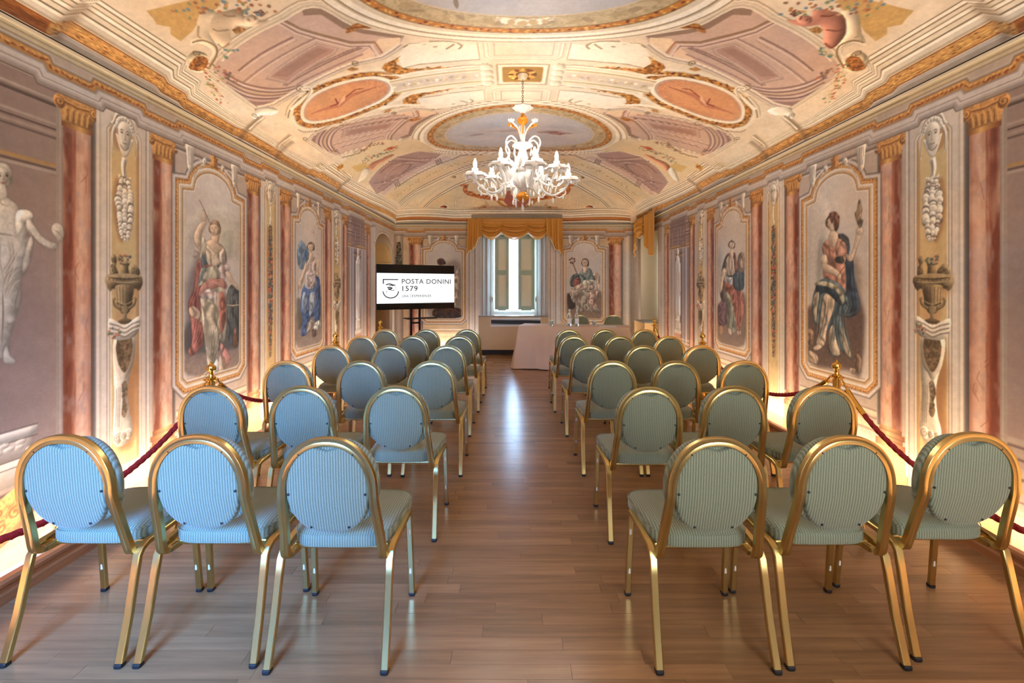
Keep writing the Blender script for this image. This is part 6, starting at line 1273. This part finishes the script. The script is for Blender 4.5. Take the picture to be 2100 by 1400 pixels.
m=MB(); m.box((.08,.06,.925),(.56,.30,.014),.004); m.build('shelf',STD,sd_); m=MB(); m.box((-.005,.085,.84),(.16,.02,.03),.003); m.build('cross_bar',STD,sd_)
m=MB(); m.box((0,.07,.02),(.85,.06,.035),.006); 
for x in (-.4,.4): m.box((x,.07,.02),(.05,.55,.035),.006)
m.build('base',STD,sd_)
# ------------------------------------------------------------------ radiator covers
RC=simple('beige_radiator_cover',(206,178,136),.6,noise=.05,bump=.1); DARKM=simple('dark_grille',(70,70,66),.5,.4); PL=simple('black_plinth',(22,20,20),.6); TOPM=simple('cover_top_grey',(150,140,128),.5)
rc_=empty('radiator_cover',(.055,10.15,0),0,'beige radiator cabinet with grey grille under the central window','radiator cover')
m=MB(); m.box((0,0,.475),(1.54,.23,.73),.004); m.build('cabinet',RC,rc_,False); m=MB(); m.box((0,.02,.06),(1.52,.20,.115)); m.build('plinth',PL,rc_,False); m=MB(); m.box((0,-.005,.848),(1.56,.25,.016),.003); m.build('top_board',TOPM,rc_,False)
m=MB(); m.sweep([(-.50,-.118,.655),(.60,-.118,.655),(.60,-.118,.79),(-.50,-.118,.79)],[(-.006,-.016),(.006,-.016),(.006,.016),(-.006,.016)],(0,1,0),True); gf=m.build('grille_frame',WHT_P,rc_,False)
m=MB(); m.box((.05,-.114,.7225),(1.09,.004,.13)); m.build('grille_back',PL,gf,False)
for i in range(9): m=MB(); m.box((.05,-.120,.664+i*.0145),(1.09,.010,.006)); m.build('slat',DARKM,gf,False)
r2=empty('side_radiator_cover',(3.02,9.62,0),0,'beige box cover under the side window in the right niche','radiator cover')
m=MB(); m.box((0,0,.38),(.62,.76,.76),.004); m.build('cabinet',simple('light_wood_cover',(222,184,130),.5,noise=.06),r2,False); m=MB(); m.box((0,0,.772),(.65,.79,.02),.004); m.build('top_board',TOPM,r2,False)
# ------------------------------------------------------------------ gold valances
VAL=simple('gold_valance_satin',(206,146,62),.42,noise=.08,scale=20,bump=.1,bscale=260); VTR=simple('valance_cream_edge',(224,202,160),.6)
def cloth_patch(fn,nu,nv,name,parent,edge=True):
    V=[fn(i/nu,j/nv) for j in range(nv+1) for i in range(nu+1)]; Fc=[(j*(nu+1)+i,j*(nu+1)+i+1,(j+1)*(nu+1)+i+1,(j+1)*(nu+1)+i) for j in range(nv) for i in range(nu)]
    m=MB(); m.add(V,Fc); o=m.build(name,VAL,parent,True,80)
    so=o.modifiers.new('cloth_thickness','SOLIDIFY'); so.thickness=.004
    if edge: m=MB(); m.tube([fn(i/nu,1) for i in range(nu+1)],.007,6); m.build('edge_trim',VTR,o)
    return o
KX=.010825
v1=empty('window_valance',(0,10.1,2.99),0,'gold swagged valance with two side tails over the central window','valance')
def PX(px,py): return ((px-1048)*KX,1.5+(588-py)*KX-2.99)
def header(u,v): x,_=PX(961+u*190,0); z=PX(0,448)[1]*(1-v)+PX(0,458)[1]*v; return (x,.03+.004*math.sin(u*40),z)
cloth_patch(header,80,6,'heading',v1,False)
for a,b in ((987,1029),(1028,1083),(1082,1122)):
    def sw(u,v,a=a,b=b):
        px=a+(b-a)*u; zt_=PX(0,452)[1]; arc_z=PX(0,474+16.5*math.sin(PI*u)**.7)[1]; x=PX(px,0)[0]
        t=v; z=zt_*(1-t)+arc_z*t+ .0; bl=math.sin(PI*u)
        return (x,.0-.06*bl*math.sin(PI*min(1,t*.9+.1))-.045*math.sin(t*2*PI*3.6+.8*bl)*(.35+.65*bl)*min(1,t*3),z+.02*math.sin(t*2*PI*2)*bl*.3)
    cloth_patch(sw,36,44,'swag',v1)
for s_,(a,b) in ((-1,(959,990)),(1,(1119,1153))):
    def jb(u,v,s_=s_,a=a,b=b):
        px=a+(b-a)*u; uu=u if s_<0 else 1-u
        bot=529-42*min(1,uu*1.05)**.9-4*math.sin(uu*PI*3); zt_=PX(0,448)[1]; z=zt_*(1-v)+PX(0,bot)[1]*v
        return (PX(px+(s_*2*v),0)[0],-.02-.04*math.sin(u*2*PI*3+.6)*(.5+.5*v),z)
    cloth_patch(jb,48,20,'tail',v1)
v2=empty('side_valance',(2.80,9.5,2.99),0,'gold valance with hanging tails over the niche at the right wall','valance')
def jn(u,v):
    y=-.73+u*.82; bot=2.14-.03*math.cos(u*3)+(.30*max(0,(u-.35)/.65)**1.3) ; z=.0*(1-v)+(bot-2.99)*v
    return (-.03-.030*math.sin(u*2*PI*2.6+1)*(.45+.55*v)+.015*v,y+.02*v*(1-u),z)
cloth_patch(jn,48,20,'tail',v2)
def sr(u,v):
    y=.05+u*.55; bl=math.sin(PI*u); z=-.02*(1-v)+(-.40-.04*bl)*v; return (-.02-.10*bl*math.sin(PI*min(1,v*.9+.1))-.028*math.sin(v*2*PI*4+2.2*math.sin(u*6))*min(1,v*3),y,z)
cloth_patch(sr,30,40,'swag',v2)
def jf(u,v):
    y=.56+u*.20; z=(-.82+.30*(1-u))*v; return (-.03-.03*math.sin(u*2*PI*2)*(.5+.5*v),y,z)
cloth_patch(jf,24,20,'tail',v2)
# ------------------------------------------------------------------ glass chandelier
CGL=simple('milky_crystal',(250,248,244),.12,trans=.45,ior=1.3); CAMB=simple('amber_crystal',(226,150,50),.12,trans=.4,ior=1.3); CHN=simple('chain_bronze',(120,90,56),.4,1); BULB=simple('lit_candle_bulb',(255,255,255),.3,emit=(255,244,226),estr=120)
CX_,CY_=.122,4.76
c_=empty('chandelier',(CX_,CY_,0),0,'blown-glass chandelier with eight lit candle arms hanging in mid-room','chandelier')
zc_top=float(zceil(CX_,CY_))
m=MB(); m.lathe([(.0,zc_top-.055),(.03,zc_top-.05),(.05,zc_top-.03),(.055,zc_top-.005),(.05,zc_top)],20); m.build('ceiling_cup',simple('pale_gilt_cup',(226,206,170),.3,.3),c_)
ch=MB(); z=zc_top-.06; i=0
while z>3.40:
    t=MB(); R_=[(.009*math.cos(a)*(1 if i%2 else 0),.009*math.cos(a)*(0 if i%2 else 1),z+.016*math.sin(a)) for a in np.linspace(0,2*PI,8,endpoint=False)]; ch.tube(R_,.0028,5,True); z-=.024; i+=1
o=ch.build('chain',CHN,c_)
m=MB(); m.lathe([(.0,3.40),(.02,3.395),(.09,3.385),(.105,3.37),(.07,3.345),(.03,3.33),(.012,3.31)],24,flute=8,fl=.10); m.build('top_dish',CGL,c_)
m=MB(); m.lathe([(.012,3.33),(.02,3.30),(.01,3.28),(.045,3.265),(.055,3.24),(.04,3.205),(.015,3.19)],20,flute=8,fl=.06); m.build('amber_knop',CAMB,c_)
m=MB(); m.lathe([(.015,3.20),(.03,3.17),(.03,3.08),(.022,3.02),(.055,3.0),(.10,2.99),(.105,2.965),(.06,2.95),(.035,2.93),(.05,2.88),(.06,2.85),(.035,2.80),(.04,2.76),(.09,2.74),(.10,2.70),(.06,2.67),(.045,2.62),(.05,2.56),(.035,2.52),(.02,2.48)],24,flute=8,fl=.05); m.build('shaft',CGL,c_)
m=MB(); m.lathe([(.012,2.54),(.02,2.52),(.012,2.505),(.03,2.49),(.058,2.465),(.066,2.44),(.055,2.415),(.03,2.395),(.012,2.38),(.014,2.37),(.0,2.36)],20,flute=8,fl=.05); m.build('amber_bowl',CAMB,c_)
m=MB(); m.lathe([(.05,2.70),(.10,2.68),(.115,2.63),(.09,2.57),(.05,2.53),(.048,2.535),(.084,2.575),(.108,2.63),(.095,2.672),(.05,2.69)],32,flute=16,fl=.06); m.build('lower_bowl',CGL,c_)
def pend(m,x,y,z,L=.05,r=.011):
    m.lathe([(.0,z),(.002,z-.008),(.0015,z-.014),(r*.6,z-.022),(r,z-.022-L*.45),(r*.7,z-.022-L*.7),(.0,z-.022-L)],6,(x,y,0))
arms=[]
for k in range(8):
    a=2*PI*k/8+.2; ca,sa=math.cos(a),math.sin(a); Q=lambda r,z,b=0:(r*ca-b*sa,r*sa+b*ca,z)
    big=(k%2==0); R=.50 if big else .40; zc1=2.66 if big else 2.70; dp=.05 if not big else 0
    m=MB(); P=smoothp([Q(.04,2.66),Q(.12,2.72),Q(.18,2.64),Q(.22,2.52+dp),Q(.32,2.47+dp),Q(.43*R/.5,2.52+dp),Q(R,2.60),Q(R,zc1)],4); m.tube(P,.012,8,scale=[1.15-.3*i/len(P) for i in range(len(P))])
    P2=smoothp([Q(.33,2.475+dp),Q(.40,2.45+dp),Q(.47,2.50+dp),Q(.44,2.545+dp),Q(.40,2.52+dp)],4); m.tube(P2,.007,6)
    arm=m.build('arm',CGL,c_)
    m=MB(); m.lathe([(.012,zc1-.03),(.03,zc1-.012),(.085,zc1+.008),(.108,zc1-.006),(.118,zc1-.032),(.096,zc1-.004),(.03,zc1+.012),(.026,zc1+.03),(.030,zc1+.05),(.022,zc1+.055),(.0,zc1+.055)],24,Q(R,0),flute=8,fl=.12); m.build('drip_cup',CGL,arm)
    m=MB(); m.lathe([(.014,zc1+.055),(.017,zc1+.08),(.018,zc1+.10),(.013,zc1+.125),(.005,zc1+.15),(.0,zc1+.155)],14,Q(R,0)); m.build('candle_bulb',BULB,arm)
    l=bpy.data.lights.new('bulb_glow','POINT'); l.energy=3 if not big else 4; l.color=(1,.94,.86); l.shadow_soft_size=.03; lo=bpy.data.objects.new('bulb_glow',l); lo.location=Q(R+.03,zc1+.12); C.objects.link(lo); lo.parent=c_
    m=MB(); 
    for da in (-.09,0,.09): pend(m,*Q(R+(0 if da else .095),0,da)[:2],zc1-.02,.045)
    pend(m,*Q(.33,0)[:2],2.46+dp,.06,.013); pend(m,*Q(.22,0)[:2],2.50+dp,.045); pend(m,*Q(.44*R/.5,0)[:2],2.50+dp,.05); m.build('pendants',CGL,arm)
    # leaves rising along the arm
    m=MB(); 
    for rr,zz,h in ((.20,2.58,.11),(.27,2.50+dp,.12),(.35,2.49+dp,.12),(.10,2.72,.13),(.15,2.66,.12)):
        V=[];n=6
        for i in range(n+1):
            t=i/n; w=.026*math.sin(PI*min(1,t*.92+.08)); r_=rr+.05*t*t; z_=zz+h*t
            V+= [Q(r_,z_,-w),Q(r_+.008,z_,0),Q(r_,z_,w)]
        m.add(V,[(i*3+j,i*3+j+1,i*3+j+4,i*3+j+3) for i in range(n) for j in range(2)])
    o=m.build('glass_leaf',CGL,arm); so=o.modifiers.new('t','SOLIDIFY'); so.thickness=.004
for k in range(6):
    a=2*PI*k/6+.55; ca,sa=math.cos(a),math.sin(a); Q=lambda r,z,b=0:(r*ca-b*sa,r*sa+b*ca,z)
    m=MB(); m.tube(smoothp([Q(.05,2.98),Q(.09,3.03),Q(.14,3.055),Q(.19,3.02),Q(.20,2.96),Q(.16,2.89),Q(.185,2.82),Q(.20,2.78),Q(.17,2.75)],4),.009,8); m.tube(smoothp([Q(.17,2.80),Q(.22,2.76),Q(.14,2.70),Q(.08,2.68)],4),.010,6)
    s=m.build('scroll',CGL,c_); m=MB()
    for i in range(5):
        b=i*2*PI/5; m.lathe([(.0,0),(.012,.008),(.016,.02),(.010,.03),(.0,.033)],7,M=Matrix.Translation(Q(.20,2.79))@Matrix.Rotation(b,4,'Z')@Matrix.Rotation(1.0,4,'X'))
    m.build('glass_flower',CGL,s)
    m=MB(); pend(m,*Q(.17,0)[:2],2.90,.045); pend(m,*Q(.10,0)[:2],2.95,.05); m.build('pendants',CGL,s)
    m=MB(); m.tube(smoothp([Q(.02,3.05),Q(.04,3.12),Q(.08,3.17),Q(.13,3.20)],4),.009,6); 
    for i in range(6):
        b=i*PI/3; m.lathe([(.0,0),(.011,.012),(.014,.028),(.006,.04),(.0,.042)],6,M=Matrix.Translation(Q(.14,3.205))@Matrix.Rotation(b,4,'Z')@Matrix.Rotation(1.1,4,'X'))
    m.build('upper_flower',CGL if k%2 else CAMB,c_)
m=MB(); pend(m,0,0,2.37,.07,.018); 
for k in range(8): a=k*PI/4; pend(m,.10*math.cos(a),.10*math.sin(a),2.42,.045)
m.build('bottom_pendants',CGL,c_)
